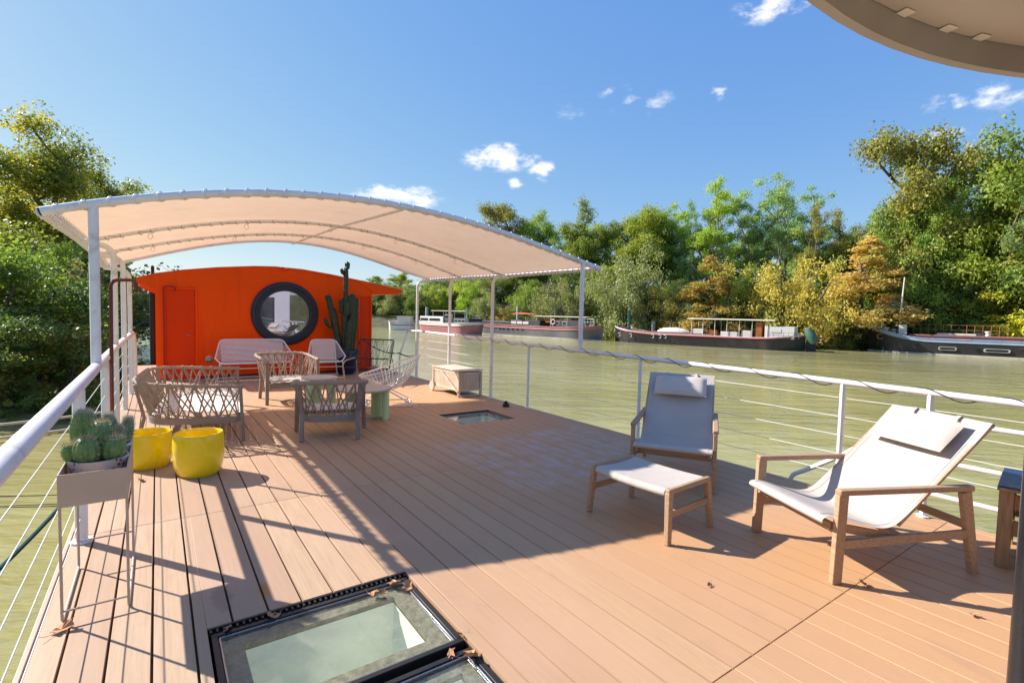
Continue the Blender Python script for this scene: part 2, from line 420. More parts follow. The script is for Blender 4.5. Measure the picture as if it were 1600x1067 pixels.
# ------------------------------------------------------------------ skylights let into the deck
k = NT('skylight_glass'); k.t.nodes.remove(k.b)
gl = k.n('ShaderNodeBsdfGlossy'); gl.inputs['Roughness'].default_value = .03; gl.inputs['Color'].default_value = (.9,.95,1,1)
tr = k.n('ShaderNodeBsdfTransparent'); tr.inputs['Color'].default_value = (.95,.97,.94,1)
fr = k.n('ShaderNodeFresnel'); fr.inputs['IOR'].default_value = 1.45
dd = k.n('ShaderNodeBsdfDiffuse'); dd.inputs['Color'].default_value = (.42,.42,.34,1)
gg = k.n('ShaderNodeNewGeometry'); mx = k.n('ShaderNodeMixShader'); k.l(k.math('MULTIPLY', fr.outputs[0], k.math('SUBTRACT', 1.0, gg.outputs['Backfacing'])), mx.inputs[0]); k.l(tr.outputs[0], mx.inputs[1]); k.l(gl.outputs[0], mx.inputs[2])
mx2 = k.n('ShaderNodeMixShader'); k.l(k.rmap(k.noise(k.co(), 6, 7, .7), .45, .8, .02, .22), mx2.inputs[0]); k.l(mx.outputs[0], mx2.inputs[1]); k.l(dd.outputs[0], mx2.inputs[2])
k.l(mx2.outputs[0], k.out.inputs[0]); M['glass'] = k.m
M['mintwall'] = paint('mint_well', (.86,.89,.80), .6, .05, 3)
k = NT('grimy_seal'); f = k.noise(k.co(), 28, 8, .75); b_ = k.ramp(f, [(.35, (.10,.095,.07)), (.5, (.19,.175,.13)), (.62, (.30,.27,.21)), (.72, (.12,.14,.07))])
k.l(b_, k.b.inputs['Base Color']); k.b.inputs['Roughness'].default_value = .75; k.bump(f, .5, .004); M['grime'] = k.m
def ring(mb, a, b, c, d, w, z0, z1):
    mb.box(a, b, c, c+w, z0, z1); mb.box(a, b, d-w, d, z0, z1); mb.box(a, a+w, c+w, d-w, z0, z1); mb.box(b-w, b, c+w, d-w, z0, z1)
def skylight(a, b, c, d, label, z=-.028, seal=.085, depth=.62, seal_mat='grime', wall=(.0, .0)):
    t = thing('skylight', label, 'skylight', ((a+b)/2, (c+d)/2, 0), 0, 'skylights let into the deck')
    ox, oy = (a+b)/2, (c+d)/2; a, b, c, d = a-ox, b-ox, c-oy, d-oy
    f_ = MB(); ring(f_, a, b, c, d, .028, -.12, -.012); build('frame', f_, M['black'], t, bevel=.003)
    f_ = MB(); ring(f_, a+.03, b-.03, c+.03, d-.03, .010, -.05, -.018); build('frame_lip', f_, M['steel'], t, bevel=.002)
    g_ = MB(); g_.box(a+.041, b-.041, c+.041, d-.041, z-.005, z); build('pane', g_, M['glass'], t, smooth=0)
    s_ = MB(); ring(s_, a+.042, b-.042, c+.042, d-.042, seal, z-.032, z-.010); build('seal', s_, M[seal_mat], t)
    w_ = MB(); i = .045+seal; A, B, Cc, D = a+i, b-i, c+i, d-i; zt = z-.034
    # tapered light well: four walls and a floor
    e = .10; P = [(A,Cc,zt),(B,Cc,zt),(B,D,zt),(A,D,zt),(A-e,Cc-e,zt-depth),(B+e,Cc-e,zt-depth),(B+e,D+e,zt-depth),(A-e,D+e,zt-depth)]
    P[4] = (A, Cc, zt-depth); P[7] = (A, D, zt-depth); P[6] = (B, D, zt-depth); P[5] = (B, Cc, zt-depth)
    w_.add(P, [(0,4,5,1),(1,5,6,2),(2,6,7,3),(3,7,4,0),(4,7,6,5)])
    build('light_well', w_, M['mintwall'], t, smooth=0)
    return t
s1 = skylight(H1[0]+.012, H1[1]-.012, 2.02, H1[3]-.045, 'near deck skylight with a pale green well and dead leaves along its black frame', depth=.42)
s2 = skylight(H1[0]+.012, H1[1]-.012, H1[2]+.01, 1.965, 'partly cut off deck skylight at the bottom edge, next to the large one', seal=.06, depth=.42)
s3 = skylight(H2[0]+.012, H2[1]-.012, H2[2]+.012, H2[3]-.035, 'smaller deck skylight beyond the pale-patched boards, in canopy shade', seal=.05, depth=.35)
def drain(h, t, y):
    mb = MB(); ox, oy = t.location.x, t.location.y; n = int((h[1]-h[0])/.028)
    mb.box(h[0]-ox, h[1]-ox, y-oy, y-oy+.028, -.0275, -.020)
    for i in range(n): x = h[0]+(i+.5)*(h[1]-h[0])/n-ox; mb.box(x-.005, x+.005, y-oy, y-oy+.028, -.0195, -.006)
    mb.box(h[0]-ox, h[1]-ox, y-oy+.0285, y-oy+.036, -.026, -.003)
    build('drain_grid', mb, M['black'], t)
drain(H1, s1, H1[3]-.040); drain(H2, s3, H2[3]-.037)

# ------------------------------------------------------------------ railings
RX = 5.05; LX = -0.42
def rail_z(y): return 1.0+.011*y
r_ = thing('railing', 'white left railing with a thick handrail and steel wires, beside the cactus stand', 'railing')
mb = MB(); P = [(LX+.0, -1.6, 1.02), (LX, 1.0, 1.02), (LX, 4, 1.03), (LX, 8, 1.04), (LX+.03, 11.3, 1.04), (LX+.04, 12.0, 1.03), (LX+.05, 12.35, .85), (LX+.05, 12.5, .0)]
mb.tube(fillet(P, .25), .040, 14); build('handrail', mb, M['white'], r_)
for y in (.9, 4.24, 6.25): 
    mb = MB(); mb.tube([(LX, y, 0), (LX, y, 1.0)], .034, 12); mb.tube([(LX, y, 0), (LX, y, .012)], .06, 12); build('post', mb, M['white'], r_)
for z in (.17, .34, .51, .68, .85):
    mb = MB(); mb.tube([(LX, -1.6, z), (LX, 12.3, z)], .0028, 6); build('wire', mb, M['white_l'], r_)
    
r2 = thing('railing', 'long white right railing with wires, running behind the lounge chairs', 'railing')
mb = MB(); P = [(RX, -1.6, .99), (RX, .8, 1.0), (RX, 2.35, 1.02), (RX, 5.4, 1.05), (RX, 8, 1.085), (RX, 11.07, 1.115)]
mb.tube(P, .026, 12); build('handrail', mb, M['white'], r2)
for y, zt in ((1.96, 1.01), (4.29, 1.03), (6.66, 1.07), (1.33, 1.0)):
    mb = MB(); mb.tube([(RX, y, 0), (RX, y, zt-.01)], .022, 10); mb.tube([(RX, y, 0), (RX, y, .012)], .045, 12); build('post', mb, M['white'], r2)
for z in (.18, .35, .52, .69, .86):
    mb = MB(); mb.tube([(RX, -1.6, z), (RX, 4, z+.02), (RX, 11.07, z*1.05+.02)], .0026, 6); build('wire', mb, M['white_l'], r2)
for z in (.20, .47, .79):
    mb = MB(); mb.tube([(RX, -1.6, z), (RX, 1.33, z)], .018, 10); build('rail', mb, M['white'], r2)
# string light cable wound round the right handrail
mb = MB(); pts = []
y = 9.2
N = 900
for i in range(N+1):
    t = i/N; yy = 9.0-t*10.2; ph = 2*PI*(9.0-yy)/.50; zc = np.interp(yy, [-1.6, .8, 2.35, 5.4, 8, 11.07], [.99, 1.0, 1.02, 1.05, 1.085, 1.115])
    lo = max(0, -math.sin(ph)); pts.append((RX+.033*math.cos(ph), yy, zc+.033*math.sin(ph)-.012*lo**2))
mb.tube(pts, .0042, 5)
tag(build('light_cable', mb, M['cable'], None), 'dark string light cable wound loosely round the right handrail', 'cable')

# ------------------------------------------------------------------ canopy
prof = {5.42: ([-.74,-.41,.03,.68,1.25,1.77,2.35,3.19,4.09,5.02,5.40], [2.29,2.36,2.50,2.655,2.72,2.745,2.73,2.66,2.535,2.34,2.265]),
        7.80: ([-.74,-.4,.04,.75,1.46,2.26,3.4,4.63,5.07,5.40], [2.31,2.42,2.57,2.73,2.81,2.85,2.77,2.45,2.36,2.29]),
        9.45: ([-.74,-.34,.46,1.57,2.3,3.1,4.13,5.0,5.40], [2.31,2.42,2.66,2.85,2.895,2.86,2.67,2.44,2.32]),
        11.1: ([-.74,-.54,.15,1.38,2.0,2.57,3.86,5.07,5.40], [2.22,2.28,2.52,2.84,2.92,2.93,2.71,2.43,2.34])}
YS = sorted(prof); PF = {y: np.polyfit(np.array(a)-2.33, b, 4) for y, (a, b) in prof.items()}
def cz(x, y):
    v = [np.polyval(PF[q], x-2.33) for q in YS]; return float(np.interp(y, YS, v))
CL_, CR_ = -.74, 5.40
cn = thing('canopy', 'peach-toned arched fabric canopy on a white tube frame', 'canopy')
G = []
ny, nx = 40, 60
for i in range(ny+1):
    y = 5.47+(11.05-5.47)*i/ny; row = []
    seg = [5.42, 7.8, 9.45, 11.1]; s = 0
    for a, b in zip(seg, seg[1:]):
        if a <= y <= b: s = math.sin(PI*(y-a)/(b-a))
    for j in range(nx+1):
        x = CL_+.055+(CR_-CL_-.11)*j/nx; e = min(1, (j/nx)/.06, (1-j/nx)/.06)
        z = cz(x, y)+.018-.030*s*e + .004*math.sin(x*9+y*3)*e*s - .012*s*math.exp(-((x-2.3)/.12)**2)*0
        row.append((x, y, z))
    G.append(row)
mb = MB(); mb.grid(G); build('fabric', mb, M['canopy'], cn, smooth=80)
# hem bands and scalloped lacing edge
for nm, rows in (('hem', [G[0], G[-1]]),):
    mb = MB()
    for row in rows: mb.tube([(p[0], p[1], p[2]+.004) for p in row], .009, 6)
    mb.tube([(r[0][0], r[0][1], r[0][2]+.004) for r in G], .009, 6); mb.tube([(r[-1][0], r[-1][1], r[-1][2]+.004) for r in G], .009, 6)
    build(nm, mb, M['canopy'], cn)
def arch(y, r, dz=0):
    mb = MB(); mb.tube([(x, y, cz(x, y)+dz) for x in np.linspace(CL_, CR_, 48)], r, 12); return build('arch_tube', mb, M['white'], cn)
arch(5.42, .036); arch(7.8, .024, -.035); arch(9.45, .024, -.035); arch(11.1, .026)
# dark open pipe end at the near left corner
mb = MB(); d_ = Vector((cz(CL_, 5.42)-cz(CL_+.1, 5.42), 0, 0)); mb.tube([(CL_-.001, 5.42, cz(CL_, 5.42)), (CL_-.012, 5.42, cz(CL_, 5.42)-.004)], .034, 16); build('pipe_cap', mb, M['black'], cn)
for x in (CL_, CR_):
    mb = MB(); mb.tube([(x, y, cz(x, y)) for y in (5.42, 7.8, 9.45, 11.1)], .032, 12); build('side_tube', mb, M['white'], cn)
mb = MB(); mb.tube([(2.28, y, cz(2.28, y)-.035) for y in np.linspace(5.42, 11.1, 12)], .017, 8); build('ridge_tube', mb, M['white'], cn)
# lacing: spiral of white cord round the outer tubes
def spiral(path, r, pitch, cr):
    pts = []; acc = 0; P = [Vector(p) for p in path]; mb = MB()
    for a, b in zip(P, P[1:]):
        d = (b-a); L = d.length; n = max(2, int(L/pitch*10)); dn = d.normalized(); u = dn.cross(Vector((0,0,1))).normalized(); v_ = u.cross(dn)
        for i in range(n):
            ph = 2*PI*(acc+L*i/n)/pitch; pts.append(tuple(a+d*(i/n)+u*math.cos(ph)*r+v_*math.sin(ph)*r))
        acc += L
    mb.tube(pts, cr, 5); return mb
# wraps: one oblique turn of cord each ~.17 m along the front tube
mb = MB()
for i in range(36):
    x = CL_+.1+i*(CR_-CL_-.2)/35; z = cz(x, 5.42); pts = []
    for q in range(15):
        a = 2*PI*q/14; pts.append((x+.025*math.cos(a)*1.0, 5.42+.042*math.cos(a), z+.042*math.sin(a)))
    mb.tube(pts, .005, 6)
    if i < 35: xn = x+(CR_-CL_-.2)/35; mb.tube([(x+.025*math.cos(-.6), 5.455, z-.03), (x+.06, 5.485, cz(x+.06, 5.5)-.01), (xn-.02, 5.44, cz(xn, 5.42)-.04), (xn, 5.42, cz(xn, 5.42)-.041)], .0045, 5)
build('lacing', mb, M['white_l'], cn)
for x, sx_ in ((CL_, 1), (CR_, -1)):
    mb = MB()
    for i in range(44):
        y = 5.5+i*(11.0-5.5)/43; z = cz(x, y); pts = []
        for q in range(11):
            a = 2*PI*q/10; pts.append((x+.038*math.cos(a), y+.02*math.cos(a), z+.038*math.sin(a)))
        mb.tube(pts, .005, 5)
        yn_ = y+5.5/43; mb.tube([(x, y, z-.038), (x+sx_*.085, y+.03, cz(x+sx_*.085, y)+.008), (x+sx_*.03, yn_-.01, cz(x, yn_)-.02), (x, yn_, cz(x, yn_)-.038)], .004, 5)
    build('lacing', mb, M['white_l'], cn)
# dark ties along the inner arches, a few with hanging loops
for y in (7.8, 9.45):
    for i in range(38):
        mb = MB()
        x = CL_+.25+i*(CR_-CL_-.5)/37+random.uniform(-.03, .03); z = cz(x, y)-.035
        mb.tube([(x, y-.028, z+.012), (x+.01, y-.02, z-.022), (x+.03, y, z-.029), (x+.045, y+.026, z)], .0036, 5)
        if i % 2: mb.tube([(x+.01, y-.02, z-.022), (x-.055, y-.05, z-.028), (x-.11, y-.02, z-.02)], .003, 5)
        if i % 7 == 3: mb.tube([(x+c_[0], y-.03, z-.03+c_[1]) for c_ in ((0,0),(-.03,-.05),(0,-.08),(.03,-.05),(.01,0))], .003, 5)
        build('tie', mb, M['rope'], cn)
for y in (5.42,):
    for x in (LX+.0, RX):
        mb = MB(); mb.tube([(x, y, 1.04), (x, y, cz(x, y)-.01)], .036 if x < 0 else .032, 14); build('post', mb, M['white'], cn)
for y in (7.8, 9.45, 11.08):
    for x, sd, tx in ((LX+.005*(y-7.8)*2, -1, CL_), (RX, 1, CR_)):
        zt = cz(tx, y)-.03; mb = MB()
        P = fillet([(x, y, 0), (x, y, zt-.02), (tx, y, zt+.0)], .16, 7)
        mb.tube(P, .033 if x < 0 else .030, 12); mb.tube([(x, y, 0), (x, y, .012)], .05, 12)
        build('post', mb, M['white'], cn)

# maroon hooked grab rail by the left posts
mb = MB(); P = fillet([(-.38, 6.35, 0), (-.37, 6.35, 1.80), (-.18, 6.35, 1.81), (-.155, 6.35, 1.72)], .07, 6)
mb.tube(P, .017, 10); tag(build('grab_rail', mb, M['maroon']), 'maroon hooked grab rail standing just inside the left handrail', 'grab rail')
# boarding gate hoop with chain near the far right corner
gt = thing('gate_hoop', 'white gate hoop with a dark chain by the far right deck corner', 'gate hoop')
mb = MB(); mb.tube(fillet([(4.86, 11.65, 0), (4.86, 11.65, .5), (5.06, 11.65, 1.10), (5.05, 11.08, 1.115)], .08, 6), .022, 10); build('hoop', mb, M['white'], gt)
mb = MB()
for p, q, s in (((4.86,11.65,.55),(RX,11.08,.55),.06), ((3.95,11.9,.95),(4.86,11.65,.55),.13)):
    P = sag(p, q, s, 16)
    for i in range(16):
        a, b = Vector(P[i]), Vector(P[i+1]); mb.bar(a, b, .012 if i % 2 else .03, .03 if i % 2 else .012)
build('chain', mb, M['cable'], gt)
# hand loops of the boarding ladder outside the right railing
mb = MB(); mb.tube(fillet([(5.3, 2.50, -.5), (5.3, 2.49, -.02), (5.3, 2.36, .06), (5.3, 2.02, .30), (5.3, 1.75, .55), (5.06, 1.6, .62)], .1, 6), .022, 10)
lad = thing('boarding_ladder', 'white boarding ladder handle curving outside the right railing, behind the near lounge chair', 'ladder')
build('handle', mb, M['white'], lad)
mb = MB(); mb.tube(fillet([(5.3, 1.72, -.5), (5.3, 1.70, .0), (5.3, 1.65, .18), (5.06, 1.5, .2)], .1, 6), .02, 10); build('handle', mb, M['white'], lad)
mb = MB()
for z in (-.45, -.75, -1.05, -1.35): mb.tube([(5.3, 1.72, z), (5.3, 2.5, z)], .014, 8)
for y in (1.72, 2.5): mb.tube([(5.3, y, -.45), (5.3, y, -1.9)], .02, 8)
build('rungs', mb, M['white'], lad)

# ------------------------------------------------------------------ orange cabin
WY = 12.9
cb = thing('cabin', 'bright orange deck cabin with arched roof and round window', 'cabin', (2.3, WY, 0))
def cabin_part(name, mb, mat, parent=None, **kw):
    mb.v = [(x-2.3, y-WY, z) for x, y, z in mb.v]; return build(name, mb, mat, parent or cb, **kw)
roof_top = [tuple(at_y(x, y, WY)[[0, 2]]) for x, y in [(212.6,433.7),(242,426.7),(284,421.5),(340,417.4),(397,415.6),(430,416.3),(472,420.6),(514,428),(556,436.6),(598,445.6),(630,453.4)]]
WL, WR = -.03, 4.59
def roof_z(x): return float(np.interp(x, [p[0] for p in roof_top], [p[1] for p in roof_top]))
PC = (2.495, 1.452); PR = .745
# front wall with a round hole: ring of quads from circle to outline
n = 72; mb = MB(); V = []
out_pts = []
for i in range(n):
    t = 2*PI*i/n; cx_, cz_ = math.cos(t), math.sin(t)
    best = 1e9
    for sgn, lim in ((cx_, (WR-PC[0]) if cx_ > 0 else (WL-PC[0])),):
        if abs(sgn) > 1e-6: best = min(best, lim/sgn)
    if cz_ < -1e-6: best = min(best, -PC[1]/cz_)
    if cz_ > 1e-6:
        for s in np.linspace(0.6, min(best, 6), 400):
            if PC[1]+s*cz_ >= roof_z(PC[0]+s*cx_)-.03: best = s; break
    out_pts.append((PC[0]+best*cx_, PC[1]+best*cz_))
for i in range(n):
    t = 2*PI*i/n; V.append((PC[0]+(PR-.06)*math.cos(t), WY, PC[1]+(PR-.06)*math.sin(t)))
for p in out_pts: V.append((p[0], WY, p[1]))
corners = [(WL, 0), (WR, 0), (WL, roof_z(WL)-.03), (WR, roof_z(WR)-.03)]
base_i = len(V)
for c in corners: V.append((c[0], WY, c[1]))
Fc = []
for i in range(n):
    j = (i+1) % n; f_ = [i, j, n+j]
    a, b = out_pts[i], out_pts[j]
    for ci, c in enumerate(corners):
        on_a = abs(a[0]-c[0]) < 1e-6 or abs(a[1]-c[1]) < .02; 
        if (abs(a[0]-c[0]) < .25 and abs(a[1]-c[1]) < .25 and abs(b[0]-c[0]) < .25 and abs(b[1]-c[1]) < .25) and (abs(a[0]-b[0]) > 1e-4 and abs(a[1]-b[1]) > 1e-4):
            f_.append(base_i+ci); break
    f_.append(n+i); Fc.append(tuple(f_))
mb.add(V, Fc)
# other walls
for x in (WL, WR):
    mb.add([(x, WY, 0), (x, WY+4, 0), (x, WY+4, roof_z(x)-.03), (x, WY, roof_z(x)-.03)], [(0,1,2,3)])
mb.add([(WL, WY+4, 0), (WR, WY+4, 0), (WR, WY+4, 2.0), (2.3, WY+4, 2.45), (WL, WY+4, 2.0)], [(0,1,2,3,4)])
cabin_part('wall', mb, M['orange'], smooth=0)
# roof: arched slab with thin wing tips
bot = [(roof_top[-1][0]-.02, roof_top[-1][1]-.05), (5.33, 2.03), (4.59, 1.995), (4.58, 2.10)]
top_in = [(x, z-.05) for x, z in roof_top[-2:0:-1] if WL+.1 < x < WR-.1]
poly = roof_top+bot+top_in+[(WL+.01, 2.02), (WL, 1.885), (roof_top[0][0]+.01, 2.03)]
mb = MB(); mb.prism(poly, WY-.025, WY+4.1, 'y'); cabin_part('roof', mb, M['orange'], bevel=.006)
# doors: flat panels at left and right, in the shaded orange
def panel(name, a, b, z0, z1, label=None):
    mb = MB(); mb.box(a+.012, b-.012, WY-.014, WY-.001, z0, z1-.012); o = cabin_part(name, mb, M['orange_shaded'], bevel=.008)
    mb = MB(); w_ = .035
    mb.box(a-w_, a, WY-.045, WY-.001, z0, z1+w_); mb.box(b, b+w_, WY-.045, WY-.001, z0, z1+w_); mb.box(a, b, WY-.045, WY-.001, z1, z1+w_)
    fr = cabin_part('door_frame', mb, M['orange'], bevel=.006)
    return o
d1 = panel('door', .14, .68, .02, 1.93)
mb = MB(); mb.tube(fillet([(.115, WY-.07, .02), (.115, WY-.07, 1.88), (.115, WY-.07, 1.97), (.31, WY-.07, 1.98), (.32, WY-.07, 1.89)], .07), .014, 8); cabin_part('hose_pipe', mb, M['redpipe'])
mb = MB(); mb.tube(fillet([(.60, WY-.02, .95), (.60, WY-.06, .95), (.52, WY-.06, .95)], .02), .010, 8); mb.v = [(x-2.3, y-WY, z) for x, y, z in mb.v]; build('handle', mb, M['steel'], d1)
mb = MB(); mb.box(.79, .81, WY-.03, WY-.001, .05, 1.2); cabin_part('batten', mb, M['orange'])
panel('hatch_door', 4.27, 4.55, .02, 1.93)
# round window
wn = MB(); N_ = 64
prof_ = [(PR+.0, -.002), (PR, .045), (PR-.035, .075), (PR-.085, .080), (PR-.10, .062), (PR-.14, .060), (PR-.155, .075), (PR-.20, .070), (PR-.215, .02), (PR-.215, -.03), (PR-.02, -.03)]
V = []; Fc = []
for i in range(N_):
    t = 2*PI*i/N_
    for r_q, h in prof_: V.append((PC[0]+r_q*math.cos(t), WY-h, PC[1]+r_q*math.sin(t)))
q = len(prof_)
for i in range(N_):
    for j in range(q): Fc.append((i*q+j, i*q+(j+1) % q, ((i+1) % N_)*q+(j+1) % q, ((i+1) % N_)*q+j))
wn.add(V, Fc); wf = cabin_part('round_window', wn, M['navy'], smooth=25)
k = NT('window_glass'); gl = k.n('ShaderNodeBsdfGlossy'); gl.inputs['Roughness'].default_value = .015; gl.inputs['Color'].default_value = (.78,.80,.92,1)
k.b.inputs['Base Color'].default_value = (.03,.032,.05,1); k.b.inputs['Roughness'].default_value = .1
mx = k.n('ShaderNodeMixShader'); mx.inputs[0].default_value = .42; k.l(k.b.outputs[0], mx.inputs[1]); k.l(gl.outputs[0], mx.inputs[2]); k.l(mx.outputs[0], k.out.inputs[0])
M['winglass'] = k.m
mb = MB(); mb.add([(PC[0]+(PR-.213)*math.cos(2*PI*i/64), WY-.015, PC[1]+(PR-.213)*math.sin(2*PI*i/64)) for i in range(64)]+[(PC[0]+(PR-.213)*math.cos(2*PI*i/64), WY-.005, PC[1]+(PR-.213)*math.sin(2*PI*i/64)) for i in range(64)],
   [tuple(range(64)), tuple(range(127, 63, -1))]+[(i, (i+1) % 64, 64+(i+1) % 64, 64+i) for i in range(64)])
for p in range(len(mb.v)): mb.v[p] = (mb.v[p][0]-2.3, mb.v[p][1]-WY, mb.v[p][2])
build('pane', mb, M['winglass'], wf, smooth=0)
mb = MB(); mb.lathe([(.075, 0), (.075, .02), (.045, .03), (.04, .02)], n=20); mb.xf(Matrix.Translation((.93, WY, .42)) @ Matrix.Rotation(PI/2, 4, 'X')); pl = cabin_part('porthole_light', mb, M['steel'])
mb = MB(); mb.tube([(2.40, WY-.03, roof_z(2.4)-.035), (2.40, WY-.07, roof_z(2.4)-.04)], .035, 12); mb.tube([(2.52, WY-.03, roof_z(2.5)-.04), (2.52, WY-.08, roof_z(2.5)-.05)], .03, 12); cabin_part('roof_lamp', mb, M['orange_shaded'])
mb = MB(); mb.box(.75, 4.5, WY-.02, WY-.001, .0, .05); cabin_part('skirting', mb, M['maroon'])

# ------------------------------------------------------------------ wheelhouse behind (overhanging round roof, wall, dark post)
wh = thing('wheelhouse', 'round taupe wheelhouse roof overhanging the upper right corner, on a dark post', 'wheelhouse')
cxr, cyr, rr_ = 1.43, -1.52, 2.21
def disc(r, z): return [(cxr+r*math.cos(2*PI*i/96), cyr+r*math.sin(2*PI*i/96), z) for i in range(96)]
M['soffit'] = paint('taupe_soffit', (.52,.49,.46), .75, .06, 2.5, bump=.1)
M['lip'] = paint('taupe_lip', (.40,.38,.36), .7, .08, 3, bump=.1)
mb = MB(); mb.prism([(p[0], p[1]) for p in disc(rr_-.03, 0)], 2.485, 2.53); build('roof_panel', mb, M['soffit'], wh, smooth=30)
mb = MB(); A = disc(rr_, 2.40); B = disc(rr_, 2.56); A2 = disc(rr_-.028, 2.40); B2 = disc(rr_-.028, 2.56)
mb.grid([A, A2, B2, B, A]); 
n_ = 96; mb = MB(); mb.add(A+A2+B2+B, [(r0*n_+i, r0*n_+(i+1) % n_, r1*n_+(i+1) % n_, r1*n_+i) for r0, r1 in ((0,1),(1,2),(2,3),(3,0)) for i in range(n_)])
build('roof_lip', mb, M['lip'], wh, smooth=30)
for a in (89, 61, 33, 118, 147):
    mb = MB(); d = Vector((math.cos(R(a)), math.sin(R(a)), 0)); c = Vector((cxr, cyr, 2.452)); mb.bar(c+d*.2, c+d*(rr_-.03), .05, .062); build('roof_beam', mb, M['soffit'], wh, bevel=.004)
for a in (84, 79, 73.5, 69.5):
    mb = MB(); d = Vector((math.cos(R(a)), math.sin(R(a)), 0)); c = Vector((cxr, cyr, 2.481)); mb.bar(c+d*(rr_-.060), c+d*(rr_-.029), .045, .005); build('bracket', mb, M['white_l'], wh, bevel=.003)
# wall with glazed doors (seen mirrored in the cabin's round window)
M['lavwall'] = paint('lavender_wall', (.50,.48,.55), .7, .04, 2)
mb = MB(); mb.box(.9, 1.6, -2.0, -1.9, 0, 2.48); mb.box(4.85, 5.55, -2.0, -1.9, 0, 2.9); mb.box(1.6, 4.85, -2.0, -1.9, 2.15, 2.48); build('wall', mb, M['lavwall'], wh)
mb = MB(); mb.box(1.6, 4.85, -1.97, -1.95, .02, 2.15); build('glazed_door', mb, M['winglass'], wh)
mb = MB(); 
for x in (1.62, 2.75, 3.88, 4.80): mb.box(x-.03, x+.03, -1.99, -1.93, .0, 2.15)
build('door_frame', mb, M['black'], wh)
pb = at_z(1590, 1300, 0)
M['polegloss'] = paint('dark_grey_pole', (.018,.018,.021), .28, .1, 5, metal=.2)
pole = MB(); pole.tube([(pb[0], pb[1], 0), (pb[0], pb[1], 2.46)], .050, 24); build('post', pole, M['polegloss'], wh)

# ------------------------------------------------------------------ lounge chairs (teak frame, white sling)
def lounge(label, loc, rz, W=.72, D=.95):
    t = thing('lounge_chair', label, 'lounge chair', loc, rz, 'reclining sling chairs')
    h = W/2
    for s in (-1, 1):
        x = s*h
        mb = MB(); mb.bar((x, -.004, 0), (x, .012, .535), .036, .062, (0,1,0), .036, .066); build('leg', mb, M['teak'], t, bevel=.005)
        mb = MB(); mb.bar((x, .99, 0), (x, .885, .525), .036, .055, (0,1,0), .036, .07); build('leg', mb, M['teak'], t, bevel=.005)
        mb = MB(); mb.bar((x, -.02, .552), (x, .935, .545), .05, .036); build('armrest', mb, M['teak'], t, bevel=.010, seg=3)
        mb = MB(); mb.bar((x, .035, .235), (x, .925, .255), .024, .052); build('side_rail', mb, M['teak'], t, bevel=.004)
        mb = MB(); mb.bar((x-s*.045, -.03, .335), (x-s*.045, .50, .225), .024, .05); build('seat_rail', mb, M['teak'], t, bevel=.004)
        mb = MB(); mb.bar((x-s*.026, .44, .318), (x-s*.026, 1.092, .925), .018, .018, (0,-1,.6)); build('back_rail', mb, M['teak'], t, bevel=.004)
    mb = MB(); mb.bar((-h+.03, .045, .30), (h-.03, .045, .30), .03, .055); mb.bar((-h+.03, .52, .225), (h-.03, .52, .225), .05, .028); mb.bar((-h+.02, .915, .31), (h-.02, .915, .31), .024, .05)
    build('cross_bar', mb, M['teak'], t, bevel=.004)
    # sling: profile rows, slightly bellied in the middle
    prf = [(-.085, .352), (-.105, .375), (-.085, .400), (-.03, .402), (.10, .365), (.22, .330), (.32, .308), (.40, .315), (.47, .365), (.56, .445), (.68, .555), (.82, .685), (.96, .815), (1.06, .915), (1.085, .945), (1.105, .94), (1.11, .90)]
    G = []
    for i, (y, z) in enumerate(prf):
        row = []
        for j in range(13):
            u = j/12*2-1; b = (1-u*u)
            amp = .035*math.sin(PI*min(1, max(0, (i-3)/10)))
            row.append((u*(h-.016), y+amp*b*.7, z-amp*b*.8))
        G.append(row)
    mb = MB(); mb.grid(G, .004); o = build('sling', mb, M['sling'], t, smooth=50); sb = o.modifiers.new('sub', 'SUBSURF'); sb.levels = 1; sb.render_levels = 2
    # seams along the side hems
    mb = MB()
    for s in (-1, 1): mb.tube([(s*(h-.06), G[i][0][1]+.004, G[i][0][2]+.003) for i in range(2, 15)], .0016, 4)
    build('seam', mb, M['pillow'], o)
    # head pillow: puffy slab with strap
    mb = MB(); A = Vector((0, .945, .825)); up = Vector((0, .70, .64)).normalized(); nrm = Vector((0, -.68, .73)).normalized(); G1 = []; G2 = []
    pw, ph_ = .262, .132
    for i in range(11):
        r1 = []; r2_ = []
        for j in range(17):
            u, v_ = j/16*2-1, i/10*2-1
            th = .044*(max(0, 1-abs(u)**5)**.5)*(max(0, 1-abs(v_)**3.2)**.5)
            p = A+Vector((1,0,0))*u*pw+up*(v_*ph_-.03)+nrm*.040
            r1.append(tuple(p+nrm*th)); r2_.append(tuple(p-nrm*th*.8))
        G1.append(r1); G2.append(r2_)
    mb.grid(G1); mb.grid(G2); pw_o = build('pillow', mb, M['pillow'], t, smooth=70)
    for x in (-.15, .15):
        mb = MB(); mb.grid([[(x-.012, 1.0, .905), (x+.012, 1.0, .905)], [(x-.012, 1.075, .952), (x+.012, 1.075, .952)], [(x-.012, 1.13, .93), (x+.012, 1.13, .93)], [(x-.012, 1.118, .72), (x+.012, 1.118, .72)]], .003)
        build('strap', mb, M['pillow'], pw_o)
    return t
ang2 = math.atan2(-.427, .905)-PI/2   # local +y (toward the back) points along (.905,-.427)
l2 = lounge('white sling lounge chair nearest the camera, beside the wooden crate', (3.44, 1.58, 0), ang2)
l1 = copy_tree(l2, (3.85, 2.86, 0), math.atan2(.545, .838)-PI/2, 'white sling lounge chair farther back, behind the footstool and against the right railing')

